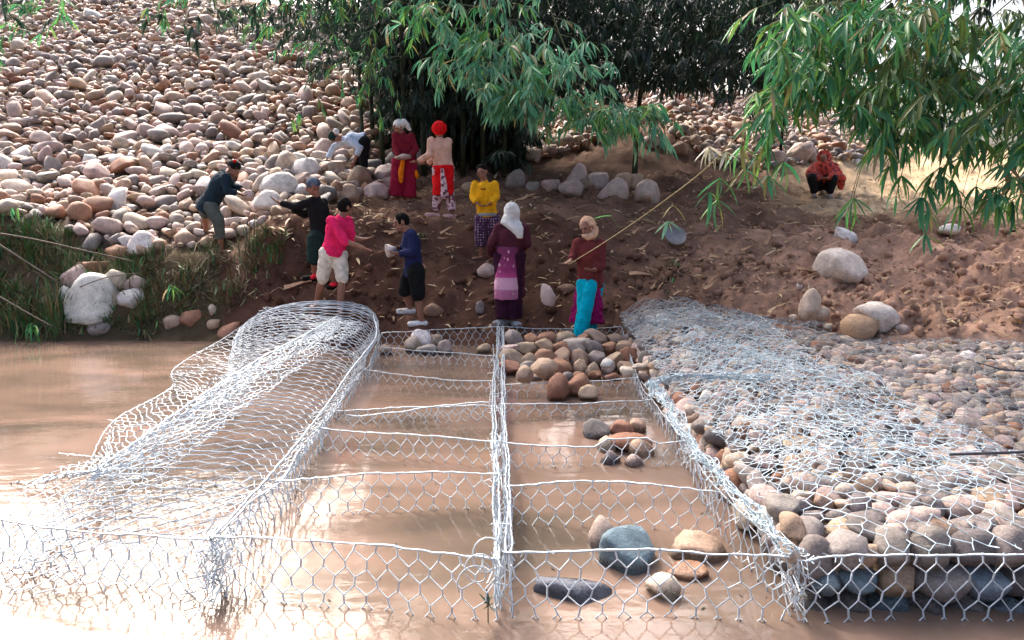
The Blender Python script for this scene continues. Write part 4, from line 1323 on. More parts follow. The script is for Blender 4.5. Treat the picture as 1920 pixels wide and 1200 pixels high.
for (u, v, n, s) in ((1600, 372, 6, .19), (1590, 395, 3, .16), (1740, 395, 6, .18), (1735, 440, 4, .16), (1680, 368, 3, .15), (1800, 385, 5, .18), (1870, 385, 6, .2), (1830, 350, 6, .2), (1690, 330, 6, .2)):
    drop(u, v, 6.2, n, s * 1.3, 'fresh'); tw.append(([P(u, v, 6.2), P(u + 10, v - 40, 6.25), P(u + 30, v - 110, 6.3)], 0.0028))
fo.build(right, 300)
tubes_obj('twigs', tw, M['twig_green'], right, 3)['kind'] = 'stuff'

# ---- trees on and behind the levee crest, above the picture
def far_tree(x, y, h, w, lab, nb):
    z0 = terrain_base(x, y) - 0.2
    t = empty('tree', (x, y, z0), lab, 'tree', 'trees behind the levee')
    pts = [Vector((x + 0.15 * nz(i, x), y, z0 + h * 0.62 * i / 6)) for i in range(7)]
    lines = [(pts, [0.14 * (1 - 0.1 * i) for i in range(7)])]
    F = Foliage(); tw_ = []
    for k in range(9):
        a = rng.uniform(0, 6.28); s = pts[rng.randint(2, 6)]
        e = s + Vector((math.cos(a) * w * 0.5, math.sin(a) * w * 0.5, rng.uniform(0.3, 0.35 * h)))
        lines.append(([s, s.lerp(e, 0.5) + Vector((0, 0, 0.2)), e], [0.05, 0.035, 0.015]))
        for _ in range(nb):
            p = e + Vector((rng.gauss(0, w * 0.2), rng.gauss(0, w * 0.2), rng.gauss(0, h * 0.11)))
            F.fan(p, (rng.gauss(0, 1), rng.gauss(0, 1), rng.gauss(0, .6)), 6, 0.42, 'olive' if rng.random() < 0.5 else 'dark')
    tubes_obj('trunk', lines, M['culm'], t, 6)
    F.build(t, 0, 'crown')
for (u, Y, h, w, lab) in ((-120, 30, 3.4, 4, 'leafy tree behind the levee crest at the far left'), (60, 31, 3.2, 4, 'leafy tree behind the levee crest above the left boulders'),
                          (235, 30.5, 3.0, 3.5, 'leafy tree behind the levee crest above the white boulders'), (420, 31, 3.4, 4, 'leafy tree behind the levee crest above the stooping person'),
                          (600, 30, 6.4, 5, 'leafy tree behind the levee crest left of the bamboo'), (1010, 29, 8.5, 6, 'leafy tree behind the bamboo clump'), (1240, 29, 8.5, 6, 'leafy tree behind the heap of stones'),
                          (1480, 29, 8, 6, 'leafy tree behind the dark pole'), (1640, 31, 7.0, 5.5, 'leafy tree behind the crouching person'), (1800, 33, 6, 5.5, 'leafy tree beyond the dry grass on the right')):
    far_tree((u - 960) / FPX * Y, Y, h, w, lab, 26)

# ================================================================== PEOPLE
def ring_loft(bm, rings, n=16):
    """closed loft through elliptical rings (centre, half axis a, half axis b)"""
    vs = []
    for c, a, b in rings:
        vs.append([bm.verts.new(c + a * math.cos(2 * math.pi * k / n) + b * math.sin(2 * math.pi * k / n)) for k in range(n)])
    for r0, r1 in zip(vs[:-1], vs[1:]):
        for k in range(n):
            bm.faces.new((r0[k], r0[(k + 1) % n], r1[(k + 1) % n], r1[k]))
    bm.faces.new(list(reversed(vs[0]))); bm.faces.new(vs[-1])

def axes(d):
    d = d.normalized()
    a = d.orthogonal().normalized()
    return a, d.cross(a)

def limb(bm, p0, p1, r0, r1, n=12, ball=True):
    p0, p1 = Vector(p0), Vector(p1)
    if (p1 - p0).length < 1e-4: return
    a, b = axes(p1 - p0)
    ring_loft(bm, [(p0, a * r0, b * r0), (p0.lerp(p1, .5), a * (r0 + r1) / 2, b * (r0 + r1) / 2), (p1, a * r1, b * r1)], n)
    if ball:
        ball_at(bm, p0, r0); ball_at(bm, p1, r1)

def ball_at(bm, p, r, sc=(1, 1, 1), R=None):
    m = Matrix.Translation(Vector(p)) @ (R.to_4x4() if R is not None else Matrix.Identity(4)) @ Matrix.Diagonal((r * sc[0], r * sc[1], r * sc[2], 1))
    bmesh.ops.create_icosphere(bm, subdivisions=2, radius=1.0, matrix=m)

FOLD = bpy.data.textures.new('cloth_folds', 'CLOUDS'); FOLD.noise_scale = 0.075; FOLD.noise_depth = 2
def solid(name, bm, mat, parent, voxel, folds=0.0, smooth=3):
    me = bm_mesh(name, bm)
    o = link(name, me, mat, parent)
    m = o.modifiers.new('join', 'REMESH'); m.mode = 'VOXEL'; m.voxel_size = voxel; m.use_smooth_shade = True
    m = o.modifiers.new('soften', 'SMOOTH'); m.factor = 0.5; m.iterations = smooth
    if folds:
        m = o.modifiers.new('folds', 'DISPLACE'); m.texture = FOLD; m.texture_coords = 'GLOBAL'; m.strength = folds; m.mid_level = 0.5
    return o

SKIN = simple_mat('skin', (0.25, 0.115, 0.075), 0.55, 0.85, 1.15, 25, spec=0.4)
SKIN_L = simple_mat('skin_lighter', (0.34, 0.17, 0.12), 0.55, 0.85, 1.15, 25, spec=0.4)
HAIR = simple_mat('hair', (0.007, 0.006, 0.006), 0.85, 0.6, 1.4, 60, bump=0.6, bscale=90, spec=0.08)
EYE = simple_mat('eye', (0.02, 0.015, 0.012), 0.3)
def cloth(name, c, lo=0.82, hi=1.14, sc=9):
    return simple_mat(name, c, 0.9, lo - 0.14, hi + 0.06, sc, bump=0.55, bscale=24, spec=0.1, bdist=0.03)

def hand(bm, w, tip, palm_n, s, curl=0.5, spread=1.0):
    """palm with five bent fingers from the wrist towards tip"""
    w, tip = Vector(w), Vector(tip)
    d = (tip - w).normalized()
    side = d.cross(palm_n).normalized(); n = side.cross(d).normalized()
    pl = 0.085 * s
    for k in (-1, 0, 1):
        limb(bm, w + side * 0.010 * k * s, w + d * pl + side * 0.024 * k * s, 0.017 * s, 0.013 * s, 8)
    for k, ln in enumerate((0.062, 0.072, 0.068, 0.052)):
        b = w + d * pl + side * ((k - 1.5) * 0.0175 * s * spread)
        dd = (d + side * (k - 1.5) * 0.10 * spread).normalized()
        m_ = b + dd * ln * 0.5 * s + n * ln * 0.12 * curl * s
        e = m_ + (dd * (1 - 0.5 * curl) + n * curl).normalized() * ln * 0.55 * s
        limb(bm, b, m_, 0.0095 * s, 0.009 * s, 6); limb(bm, m_, e, 0.009 * s, 0.0075 * s, 6)
    b = w + d * 0.025 * s - side * 0.026 * s
    m_ = b + (d * 0.6 - side * 0.8).normalized() * 0.036 * s
    e = m_ + (d * 0.9 - side * 0.2 + n * curl * 0.6).normalized() * 0.034 * s
    limb(bm, b, m_, 0.012 * s, 0.0105 * s, 6); limb(bm, m_, e, 0.0105 * s, 0.0085 * s, 6)

class Person:
    def __init__(self, label, Y, J, s=1.0, face=(0, -1, 0), skin=None, tilt=None, head_s=1.0):
        self.s = s; self.Y = Y
        self.J = {k: P(j[0], j[1], Y + (j[2] if len(j) > 2 else 0)) for k, j in J.items()}
        J = self.J
        foot = min((J['anL'], J['anR']), key=lambda p: p.z)
        self.root = empty('person', (foot.x, foot.y, foot.z - 0.06), label, 'person')
        self.skin = skin or SKIN
        self.face = Vector(face).normalized()
        self.up = (Vector(tilt) if tilt else (J['head'] - J['neck'])).normalized()
        self.face = (self.face - self.up * self.face.dot(self.up)).normalized()
        self.lat = self.up.cross(self.face).normalized()
        self.hs = s * head_s
        self.hipc = (J['hipL'] + J['hipR']) / 2; self.shc = (J['shL'] + J['shR']) / 2
        self.spine = (self.shc - self.hipc)
        self.body()
    def torso_rings(self, grow=0.0, low=0.0, w=1.0):
        J, s = self.J, self.s
        up = self.spine.normalized()
        lt = (J['shR'] - J['shL']); lt = (lt - up * lt.dot(up)).normalized()
        lb = (J['hipR'] - J['hipL']); lb = (lb - up * lb.dot(up)).normalized()
        if lb.dot(lt) < 0: lb = -lb
        out = []
        for t, wx, wd in ((-0.10 - low, 0.150, 0.112), (0.0, 0.152, 0.112), (0.25, 0.132, 0.098), (0.5, 0.138, 0.102), (0.78, 0.158, 0.108), (0.95, 0.150, 0.085), (1.05, 0.075, 0.055)):
            l = lb.lerp(lt, min(max(t, 0), 1)).normalized(); f = up.cross(l)
            c = self.hipc + self.spine * t
            out.append((c, l * (wx * w * s + grow), f * (wd * w * s + grow)))
        return out
    def body(self):
        J, s = self.J, self.s
        bm = bmesh.new()
        ring_loft(bm, self.torso_rings())
        limb(bm, self.shc + self.spine * 0.02, J['head'] - self.up * 0.03 * s, 0.055 * s, 0.05 * s)
        # head: skull, jaw, nose, brow, lips, ears
        h = J['head']; hs = self.hs
        R = Matrix((self.lat, self.face, self.up)).transposed()
        ball_at(bm, h + self.up * 0.018 * hs, hs, (0.074, 0.092, 0.098), R)
        ball_at(bm, h + self.face * 0.026 * hs - self.up * 0.052 * hs, hs, (0.054, 0.058, 0.060), R)
        limb(bm, h + self.face * 0.088 * hs + self.up * 0.016 * hs, h + self.face * 0.106 * hs - self.up * 0.022 * hs, 0.010 * hs, 0.017 * hs, 6)
        limb(bm, h + self.face * 0.082 * hs + self.lat * 0.034 * hs + self.up * 0.03 * hs, h + self.face * 0.082 * hs - self.lat * 0.034 * hs + self.up * 0.03 * hs, 0.013 * hs, 0.013 * hs, 6)
        limb(bm, h + self.face * 0.085 * hs + self.lat * 0.02 * hs - self.up * 0.055 * hs, h + self.face * 0.085 * hs - self.lat * 0.02 * hs - self.up * 0.055 * hs, 0.010 * hs, 0.010 * hs, 6)
        for sg in (-1, 1):
            ball_at(bm, h + self.lat * 0.076 * sg * hs - self.up * 0.002 * hs - self.face * 0.004 * hs, hs, (0.012, 0.022, 0.034), R)
        for a in 'LR':
            limb(bm, J['sh' + a], J['el' + a], 0.048 * s, 0.038 * s); limb(bm, J['el' + a], J['wr' + a], 0.038 * s, 0.025 * s)
            d = (J['ha' + a] - J['wr' + a])
            pn = self.palm.get(a, Vector((0, 0, 1))) if hasattr(self, 'palm') else Vector((0, 0.2, 1))
            hand(bm, J['wr' + a], J['ha' + a] if d.length > 0.02 else J['wr' + a] + Vector((0, 0, -.1)), pn, s)
            limb(bm, J['hip' + a], J['kn' + a], 0.082 * s, 0.052 * s)
            k, an = J['kn' + a], J['an' + a]
            limb(bm, k, k.lerp(an, 0.35), 0.052 * s, 0.054 * s); limb(bm, k.lerp(an, 0.35), an, 0.054 * s, 0.034 * s)
            t = J['to' + a]; dd = (t - an); dd.z = 0; dd = dd.normalized() if dd.length > 0.01 else Vector((0, -1, 0))
            sole = an + Vector((0, 0, -0.045 * s))
            heel = sole - dd * 0.05 * s; toe = sole + dd * 0.155 * s
            limb(bm, an, heel + Vector((0, 0, 0.01)), 0.034 * s, 0.030 * s); limb(bm, heel, toe, 0.030 * s, 0.024 * s)
            sd = dd.cross(Vector((0, 0, 1)))
            for q in (-1, 0, 1): limb(bm, sole + dd * 0.04 * s, toe + sd * 0.022 * q * s + dd * 0.02 * s, 0.026 * s, 0.015 * s, 6)
        solid('body', bm, self.skin, self.root, 0.0085, 0, 2)
        for sg in (-1, 1):
            b2 = bmesh.new()
            ball_at(b2, h + self.face * 0.088 * hs + self.lat * 0.031 * sg * hs + self.up * 0.014 * hs, hs, (0.014, 0.008, 0.008), R)
            link('eye', bm_mesh('eye', b2), EYE, self.root)
    def hair(self, mat=None, name='hair', sc=(0.084, 0.100, 0.100), back=0.018, up=0.03, voxel=0.012, folds=0.02):
        R = Matrix((self.lat, self.face, self.up)).transposed()
        bm = bmesh.new()
        c = self.J['head'] - self.face * back * self.hs + self.up * up * self.hs
        ball_at(bm, c, self.hs, sc, R)
        return solid(name, bm, mat or HAIR, self.root, voxel, folds, 1)
    def top(self, mat, name='shirt', grow=0.016, low=0.1, sleeve=1.0, w=1.0, folds=0.022, collar=None, loose=0.014):
        J, s = self.J, self.s
        bm = bmesh.new()
        ring_loft(bm, self.torso_rings(grow, low, w))
        for a in 'LR':
            sv = sleeve if not isinstance(sleeve, dict) else sleeve[a]
            sh, el, wr = J['sh' + a], J['el' + a], J['wr' + a]
            ball_at(bm, sh, 0.062 * s + grow * 0.5)
            if sv <= 0.5:
                limb(bm, sh, sh.lerp(el, sv * 2), 0.056 * s + loose, 0.050 * s + loose, ball=False)
            else:
                limb(bm, sh, el, 0.054 * s + loose, 0.044 * s + loose, ball=False); ball_at(bm, el, 0.044 * s + loose)
                limb(bm, el, el.lerp(wr, (sv - 0.5) * 2), 0.043 * s + loose, 0.034 * s + loose, ball=False)
        limb(bm, self.shc, self.shc + (J['head'] - self.shc) * 0.35, 0.068 * s, 0.060 * s, ball=False)
        return solid(name, bm, mat, self.root, 0.012, folds, 2)
    def legs(self, mat, name='trousers', L=0.95, R=0.95, loose=0.02, flare=1.0, folds=0.025):
        """L, R: how far down the cloth reaches, 0 hip .. 0.5 knee .. 1 ankle"""
        J, s = self.J, self.s
        bm = bmesh.new()
        rg = self.torso_rings(0.012, 0.02); ring_loft(bm, rg[:3])
        for a, e in (('L', L), ('R', R)):
            h, k, an = J['hip' + a], J['kn' + a], J['an' + a]
            if e <= 0.5:
                limb(bm, h, h.lerp(k, e * 2), 0.092 * s + loose, (0.066 * s + loose) * flare, ball=False); ball_at(bm, h, 0.09 * s + loose * .5)
            else:
                limb(bm, h, k, 0.092 * s + loose, 0.064 * s + loose, ball=False); ball_at(bm, h, 0.09 * s + loose * .5); ball_at(bm, k, 0.062 * s + loose)
                limb(bm, k, k.lerp(an, (e - 0.5) * 2), 0.064 * s + loose, (0.046 * s + loose) * flare, ball=False)
        return solid(name, bm, mat, self.root, 0.012, folds, 2)
    def skirt(self, mat, rings, name='skirt', folds=0.03, thick=None):
        """rings: (u, v, dy, half width px, half depth m)"""
        bm = bmesh.new()
        px = 1 / pxm(self.Y)
        ring_loft(bm, [(P(u, v, self.Y + dy), Vector((w * px, 0, 0)), Vector((0, -dp, 0))) for (u, v, dy, w, dp) in rings], 24)
        return solid(name, bm, mat, self.root, 0.012, folds, 1)
    def blob(self, name, mat, specs, voxel=0.012, folds=0.02):
        """specs: chain of (u, v, dy, radius m)"""
        bm = bmesh.new()
        for chain in specs:
            pts = [(P(u, v, self.Y + dy), r) for (u, v, dy, r) in chain]
            if len(pts) == 1: ball_at(bm, pts[0][0], pts[0][1])
            for (a, ra), (b, rb) in zip(pts[:-1], pts[1:]): limb(bm, a, b, ra, rb)
        return solid(name, bm, mat, self.root, voxel, folds, 2)
    def shoe(self, a, mat, name='shoe', grow=0.010):
        J, s = self.J, self.s
        an, t = J['an' + a], J['to' + a]
        dd = (t - an); dd.z = 0; dd = dd.normalized() if dd.length > 0.01 else Vector((0, -1, 0))
        sole = an + Vector((0, 0, -0.047 * s)); bm = bmesh.new()
        heel = sole - dd * 0.045 * s; toe = sole + dd * 0.15 * s
        limb(bm, heel, toe, 0.034 * s + grow, 0.030 * s + grow)
        sd = dd.cross(Vector((0, 0, 1)))
        limb(bm, sole + dd * 0.05 * s + sd * 0.012, toe + sd * 0.014, 0.034 * s + grow, 0.026 * s + grow); limb(bm, sole + dd * 0.05 * s - sd * 0.012, toe - sd * 0.014, 0.034 * s + grow, 0.026 * s + grow)
        return solid(name, bm, mat, self.root, 0.010, 0, 2)
    def cap(self, mat, name='cap', up=0.055, sc=(0.088, 0.106, 0.075)):
        return self.hair(mat, name, sc, 0.004, up, 0.012, 0.0)

WHITE = cloth('white_cloth', (0.72, 0.72, 0.72)); BLACK = cloth('black_cloth', (0.012, 0.013, 0.014)); NAVY = cloth('navy_cloth', (0.020, 0.026, 0.085))
PINK = cloth('pink_cloth', (0.80, 0.024, 0.13)); CREAM = cloth('cream_cloth', (0.74, 0.67, 0.58), 0.75, 1.1, 16); GREEN = cloth('dark_green_cloth', (0.014, 0.034, 0.030))
TEALD = cloth('dark_teal_cloth', (0.016, 0.032, 0.046)); GREYG = cloth('grey_green_cloth', (0.10, 0.115, 0.105)); MAROON = cloth('maroon_cloth', (0.20, 0.016, 0.030))
WINE = cloth('wine_cloth', (0.30, 0.014, 0.045)); REDT = cloth('red_cloth', (0.70, 0.010, 0.014)); SALMON = cloth('salmon_knit', (0.68, 0.42, 0.33)); YEL = cloth('yellow_cloth', (0.86, 0.42, 0.015))
PURPLE = cloth('plum_cloth', (0.085, 0.022, 0.036)); DPUR = cloth('dark_plum_cloth', (0.040, 0.010, 0.026)); BROWN = cloth('brown_maroon_cloth', (0.155, 0.034, 0.034)); TEAL = cloth('turquoise_cloth', (0.0, 0.40, 0.55))
MAG = cloth('magenta_cloth', (0.26, 0.010, 0.10)); STRAWC = cloth('peach_scarf', (0.74, 0.46, 0.31), 0.75, 1.15, 30); LBLUE = cloth('pale_blue_cloth', (0.52, 0.62, 0.78)); ORANGE = cloth('orange_cloth', (0.85, 0.22, 0.01))
LPINK = cloth('pale_pink_rubber', (0.60, 0.36, 0.36)); GREYS = cloth('grey_shoe', (0.30, 0.30, 0.31)); BEANIE = cloth('blue_beanie', (0.075, 0.10, 0.14), 0.15, 2.2, 14); REDS = cloth('red_strap', (0.75, 0.03, 0.05))

def print_mat(name, base, dots, scale, thr, kind='VORONOI'):
    """printed cloth: small motifs of a second colour"""
    m, nt, b = new_mat(name)
    N = nt.nodes; L = nt.links
    g = N.new('ShaderNodeNewGeometry').outputs['Position']
    if kind == 'VORONOI':
        t = N.new('ShaderNodeTexVoronoi'); t.inputs['Scale'].default_value = scale; t.inputs['Randomness'].default_value = 0.25; L.new(g, t.inputs['Vector']); fac = t.outputs['Distance']
        op = 'LESS_THAN'
    else:
        t = N.new('ShaderNodeTexNoise'); t.inputs['Scale'].default_value = scale; t.inputs['Detail'].default_value = 1.5; L.new(g, t.inputs['Vector']); fac = t.outputs['Fac']
        op = 'GREATER_THAN'
    mth = N.new('ShaderNodeMath'); mth.operation = op; mth.inputs[1].default_value = thr; L.new(fac, mth.inputs[0])
    mx = N.new('ShaderNodeMix'); mx.data_type = 'RGBA'
    mx.inputs[6].default_value = (*base, 1); mx.inputs[7].default_value = (*dots, 1)
    L.new(mth.outputs[0], mx.inputs[0]); L.new(mx.outputs[2], b.inputs['Base Color'])
    b.inputs['Roughness'].default_value = 0.9
    return m
DOTS = print_mat('dotted_plum', (0.060, 0.018, 0.055), (0.42, 0.32, 0.42), 26, 0.26)
CAMO = print_mat('pink_white_print', (0.62, 0.46, 0.50), (0.16, 0.05, 0.07), 17, 0.52, 'NOISE')
SHAWL = print_mat('red_shawl', (0.52, 0.06, 0.035), (0.16, 0.02, 0.022), 16, 0.52, 'NOISE')
def banded_mat():
    """pink apron: plum top with pale motifs, pink band, near white band, pink hem"""
    m, nt, b = new_mat('banded_pink_cloth'); N = nt.nodes; L = nt.links
    g = N.new('ShaderNodeNewGeometry').outputs['Position']
    sx = N.new('ShaderNodeSeparateXYZ'); L.new(g, sx.inputs[0])
    z0, z1 = P(950, 560, 9.6).z, P(950, 463, 9.6).z
    mr = N.new('ShaderNodeMapRange'); mr.inputs['From Min'].default_value = z0; mr.inputs['From Max'].default_value = z1; L.new(sx.outputs['Z'], mr.inputs['Value'])
    cr = N.new('ShaderNodeValToRGB'); e = cr.color_ramp.elements
    e[0].position = 0.0; e[0].color = (0.42, 0.13, 0.25, 1); e[1].position = 1.0; e[1].color = (0.14, 0.018, 0.075, 1)
    for p, c in ((0.17, (0.45, 0.15, 0.28, 1)), (0.19, (0.66, 0.36, 0.48, 1)), (0.40, (0.70, 0.38, 0.52, 1)), (0.42, (0.50, 0.06, 0.24, 1)), (0.56, (0.28, 0.03, 0.14, 1))):
        k = e.new(p); k.color = c
    L.new(mr.outputs[0], cr.inputs[0])
    mp = N.new('ShaderNodeMapping'); mp.inputs['Scale'].default_value = (17, 0.1, 11); L.new(g, mp.inputs['Vector'])
    t = N.new('ShaderNodeTexVoronoi'); t.inputs['Scale'].default_value = 1.0; t.inputs['Randomness'].default_value = 0.35; L.new(mp.outputs[0], t.inputs['Vector'])
    lt = N.new('ShaderNodeMath'); lt.operation = 'LESS_THAN'; lt.inputs[1].default_value = 0.24; L.new(t.outputs['Distance'], lt.inputs[0])
    mx = N.new('ShaderNodeMix'); mx.data_type = 'RGBA'; mx.inputs[7].default_value = (0.62, 0.34, 0.44, 1)
    L.new(lt.outputs[0], mx.inputs[0]); L.new(cr.outputs[0], mx.inputs[6]); L.new(mx.outputs[2], b.inputs['Base Color'])
    b.inputs['Roughness'].default_value = 0.85
    return m

# --- navy sweater, black shorts, walking left with a stone
p = Person('person in navy sweater and black shorts walking left with a white stone', 9.75,
    dict(head=(753, 417), neck=(763, 429), shL=(772, 440, -.15), shR=(766, 438, .17), elL=(776, 474, -.17), elR=(760, 468, .2), wrL=(750, 476, -.10), wrR=(748, 464, .12), haL=(736, 474, -.08), haR=(738, 462, .06),
         hipL=(780, 505, -.09), hipR=(772, 504, .10), knL=(784, 553, -.10), knR=(760, 545, .12), anL=(790, 600, -.08), anR=(768, 577, .16), toL=(772, 606, -.12), toR=(748, 580, .14)), face=(-1, -.35, -.25), tilt=(-.25, 0, 1))
p.top(NAVY, 'sweater', low=0.12); p.legs(BLACK, 'shorts', 0.56, 0.52, 0.03); p.hair(sc=(0.090, 0.105, 0.098), folds=0.04); p.shoe('L', WHITE); p.shoe('R', WHITE)
px_stone(731, 469, 26, 26, 'white', 'white stone carried by the person in the navy sweater', Y=9.70, shapes=[SHA[2]], name='stone')

# --- pink top, cream shorts, arms held out
p = Person('person in bright pink top and cream shorts holding both arms out', 9.55,
    dict(head=(648, 388), neck=(644, 402), shL=(622, 414, -.12), shR=(652, 414, .10), elL=(646, 452, -.20), elR=(660, 446, .10), wrL=(680, 464, -.22), wrR=(680, 449, .06), haL=(702, 474, -.22), haR=(700, 446, .06),
         hipL=(614, 472, -.04), hipR=(636, 474, .05), knL=(605, 522, .04), knR=(642, 522, -.04), anL=(594, 566, .16), anR=(637, 578, -.05), toL=(588, 576, .05), toR=(640, 592, -.2)), face=(.75, .6, -.1), tilt=(.12, 0, 1))
p.top(PINK, 'shirt', low=0.0, sleeve=0.62, grow=0.018); p.legs(CREAM, 'shorts', 0.52, 0.52, 0.018, folds=0.03); p.hair(sc=(0.086, 0.100, 0.104), up=0.02)

# --- black top, dark green shorts, reaching left
p = Person('person in black top, dark shorts and grey blue beanie reaching left for a stone', 10.35,
    dict(head=(588, 350), neck=(597, 364), shL=(585, 378, -.08), shR=(606, 380, .12), elL=(552, 388, -.12), elR=(570, 402, .1), wrL=(524, 380, -.1), wrR=(545, 390, .0), haL=(508, 371, -.08), haR=(530, 378, -.02),
         hipL=(594, 443, -.06), hipR=(611, 445, .08), knL=(590, 484, -.12), knR=(619, 494, .02), anL=(590, 515, -.05), anR=(626, 532, .02), toL=(572, 521, -.1), toR=(612, 540, -.1)), face=(-1, -.3, -.3), tilt=(-.2, 0, 1))
p.top(BLACK, 'shirt', low=0.08, sleeve=0.95); p.legs(GREEN, 'shorts', 0.62, 0.60, 0.045, flare=1.15); p.cap(BEANIE, 'beanie', 0.04, (0.09, 0.105, 0.088))
p.shoe('L', BLACK); p.shoe('R', BLACK)
p.blob('shoe_strap', REDS, [[(592, 517, -.12, .036), (586, 520, -.12, .034)]], folds=0); p.blob('shoe_strap', REDS, [[(628, 533, -.05, .036), (620, 536, -.05, .034)]], folds=0)

# --- dark teal jumper, stooping
p = Person('person in dark teal jumper and rolled trousers stooping over the stones at left', 11.0,
    dict(head=(438, 316), neck=(430, 322), shL=(420, 326, .18), shR=(424, 333, -.15), elL=(436, 348, .2), elR=(425, 359, -.2), wrL=(452, 354, .14), wrR=(444, 362, -.14), haL=(464, 358, .1), haR=(460, 367, -.1),
         hipL=(389, 382, .10), hipR=(393, 386, -.10), knL=(384, 405, .18), knR=(410, 414, -.12), anL=(386, 430, .3), anR=(415, 466, -.06), toL=(396, 432, .3), toR=(426, 476, -.1)), face=(.85, -.5, -.35), tilt=(.35, 0, 1))
p.top(TEALD, 'jumper', low=0.14, w=1.12, grow=0.025); p.legs(GREYG, 'trousers', 0.5, 0.82, 0.022); p.cap(BLACK, 'cap', 0.045, (0.09, 0.112, 0.085))
p.blob('cap_patch', REDT, [[(440, 302, -.085, .028)]], folds=0)
px_stone(463, 368, 22, 18, 'pale pink', 'pink stone in the hands of the stooping person at left', Y=10.92, name='stone')

# --- white shirt, bent right down
p = Person('person in pale blue shirt and green cap bending down among the boulders', 13.5,
    dict(head=(628, 256), neck=(638, 258), shL=(648, 262, .14), shR=(652, 263, -.16), elL=(626, 276, .18), elR=(675, 277, -.22), wrL=(614, 296, .15), wrR=(664, 303, -.22), haL=(609, 306, .12), haR=(659, 318, -.2),
         hipL=(680, 262, .1), hipR=(683, 264, -.1), knL=(672, 296, .12), knR=(682, 296, -.1), anL=(662, 326, .18), anR=(682, 328, -.05), toL=(652, 330, .15), toR=(672, 332, -.1)), face=(-.6, -.45, -.75), tilt=(-.8, 0, .25))
p.top(LBLUE, 'shirt', low=0.02, sleeve={'L': 1.0, 'R': 0.78}, w=1.08); p.legs(BLACK, 'trousers', 0.8, 0.8, 0.02); p.cap(GREEN, 'cap', 0.03, (0.092, 0.108, 0.098))
p.blob('cap_top', WHITE, [[(630, 247, -.03, .06)]], folds=0.01)

# --- maroon tunic, white headscarf, holding a flat stone
p = Person('person in maroon tunic and trousers with white headscarf holding a flat stone', 13.0,
    dict(head=(748, 238), neck=(752, 248), shL=(742, 255, -.02), shR=(771, 257, .04), elL=(741, 279, -.1), elR=(780, 280, -.06), wrL=(748, 293, -.22), wrR=(769, 293, -.22), haL=(757, 295, -.26), haR=(758, 295, -.26),
         hipL=(750, 300), hipR=(767, 300, .03), knL=(745, 336, -.05), knR=(767, 340), anL=(743, 366), anR=(768, 371), toL=(736, 371, -.15), toR=(766, 378, -.18)), face=(-.8, -.55, -.35), tilt=(-.12, 0, 1))
p.top(MAROON, 'tunic', low=0.18, grow=0.026); p.legs(WINE, 'trousers', 0.98, 0.98, 0.055, 1.25)
p.hair(WHITE, 'headscarf', (0.096, 0.106, 0.098), .008, .036); p.blob('scarf_tail', WHITE, [[(757, 228, .0, .055), (764, 236, .02, .05), (768, 243, .02, .03)]])
p.blob('sash', ORANGE, [[(756, 300, -.15, .035), (752, 322, -.17, .05), (752, 340, -.16, .036)]], folds=0.01); p.blob('sash_end', ORANGE, [[(780, 322, -.04, .032), (782, 331, -.05, .034)]], folds=0.01)
px_stone(756, 293, 28, 11, 'pale pink', 'flat pink stone held by the person in maroon', Y=12.72, name='stone')

# --- red turban, salmon sweater, red tunic, printed trousers
p = Person('person in red turban, pale pink sweater and red tunic with back turned', 11.9,
    dict(head=(823, 243), neck=(824, 255), shL=(809, 265, -.04), shR=(840, 266, .04), elL=(806, 290, -.10), elR=(822, 288, .26), wrL=(785, 302, -.04), wrR=(803, 306, .32), haL=(772, 306, 0), haR=(792, 308, .34),
         hipL=(823, 315, -.02), hipR=(840, 315, .04), knL=(823, 353, -.02), knR=(841, 353), anL=(817, 398, .06), anR=(848, 401, -.02), toL=(800, 404, .1), toR=(838, 408, -.1)), face=(-.7, .7, 0))
p.legs(CAMO, 'trousers', 0.95, 0.95, 0.02); p.top(SALMON, 'sweater', low=0.08, grow=0.022)
p.skirt(REDT, [(831, 310, 0, 20, .16), (831, 335, 0, 20, .155), (831, 366, 0.0, 20, .15)], 'tunic')
p.blob('trouser_front', CAMO, [[(829, 318, -.15, .028), (832, 345, -.155, .05), (834, 366, -.14, .065)]], folds=0.01)
p.hair(REDT, 'turban', (0.122, 0.125, 0.118), .01, .018, folds=0.03); p.shoe('L', LPINK, 'slipper', 0.012); p.shoe('R', LPINK, 'slipper', 0.016)

# --- yellow shirt facing the camera
p = Person('person in yellow long sleeved shirt and dotted plum trousers facing the camera', 11.0,
    dict(head=(904, 324), neck=(908, 337), shL=(891, 347), shR=(927, 347), elL=(886, 368, -.04), elR=(931, 368, -.04), wrL=(893, 380, -.16), wrR=(921, 381, -.16), haL=(904, 387, -.2), haR=(907, 388, -.22),
         hipL=(904, 407), hipR=(924, 407), knL=(901, 437, -.03), knR=(925, 441), anL=(902, 478, .0), anR=(926, 479, .03), toL=(890, 484, -.12), toR=(922, 488, -.2)), s=0.93, face=(-.25, -1, -.12))
p.top(YEL, 'shirt', low=-0.10, grow=0.024); p.legs(DOTS, 'trousers', 0.80, 0.86, 0.035, 1.1); p.hair(sc=(0.086, 0.092, 0.092), back=0.016, up=0.052, folds=0.02)
p.blob('shirt_print', cloth('dark_print', (0.30, 0.10, 0.02)), [[(902, 354.5, -.125, .012), (910, 354.5, -.125, .012)]], voxel=0.006, folds=0)
p.skirt(GREYS, [(914, 399, 0, 20, .14), (914, 405, 0, 20, .14)], 'undershirt', 0.01)

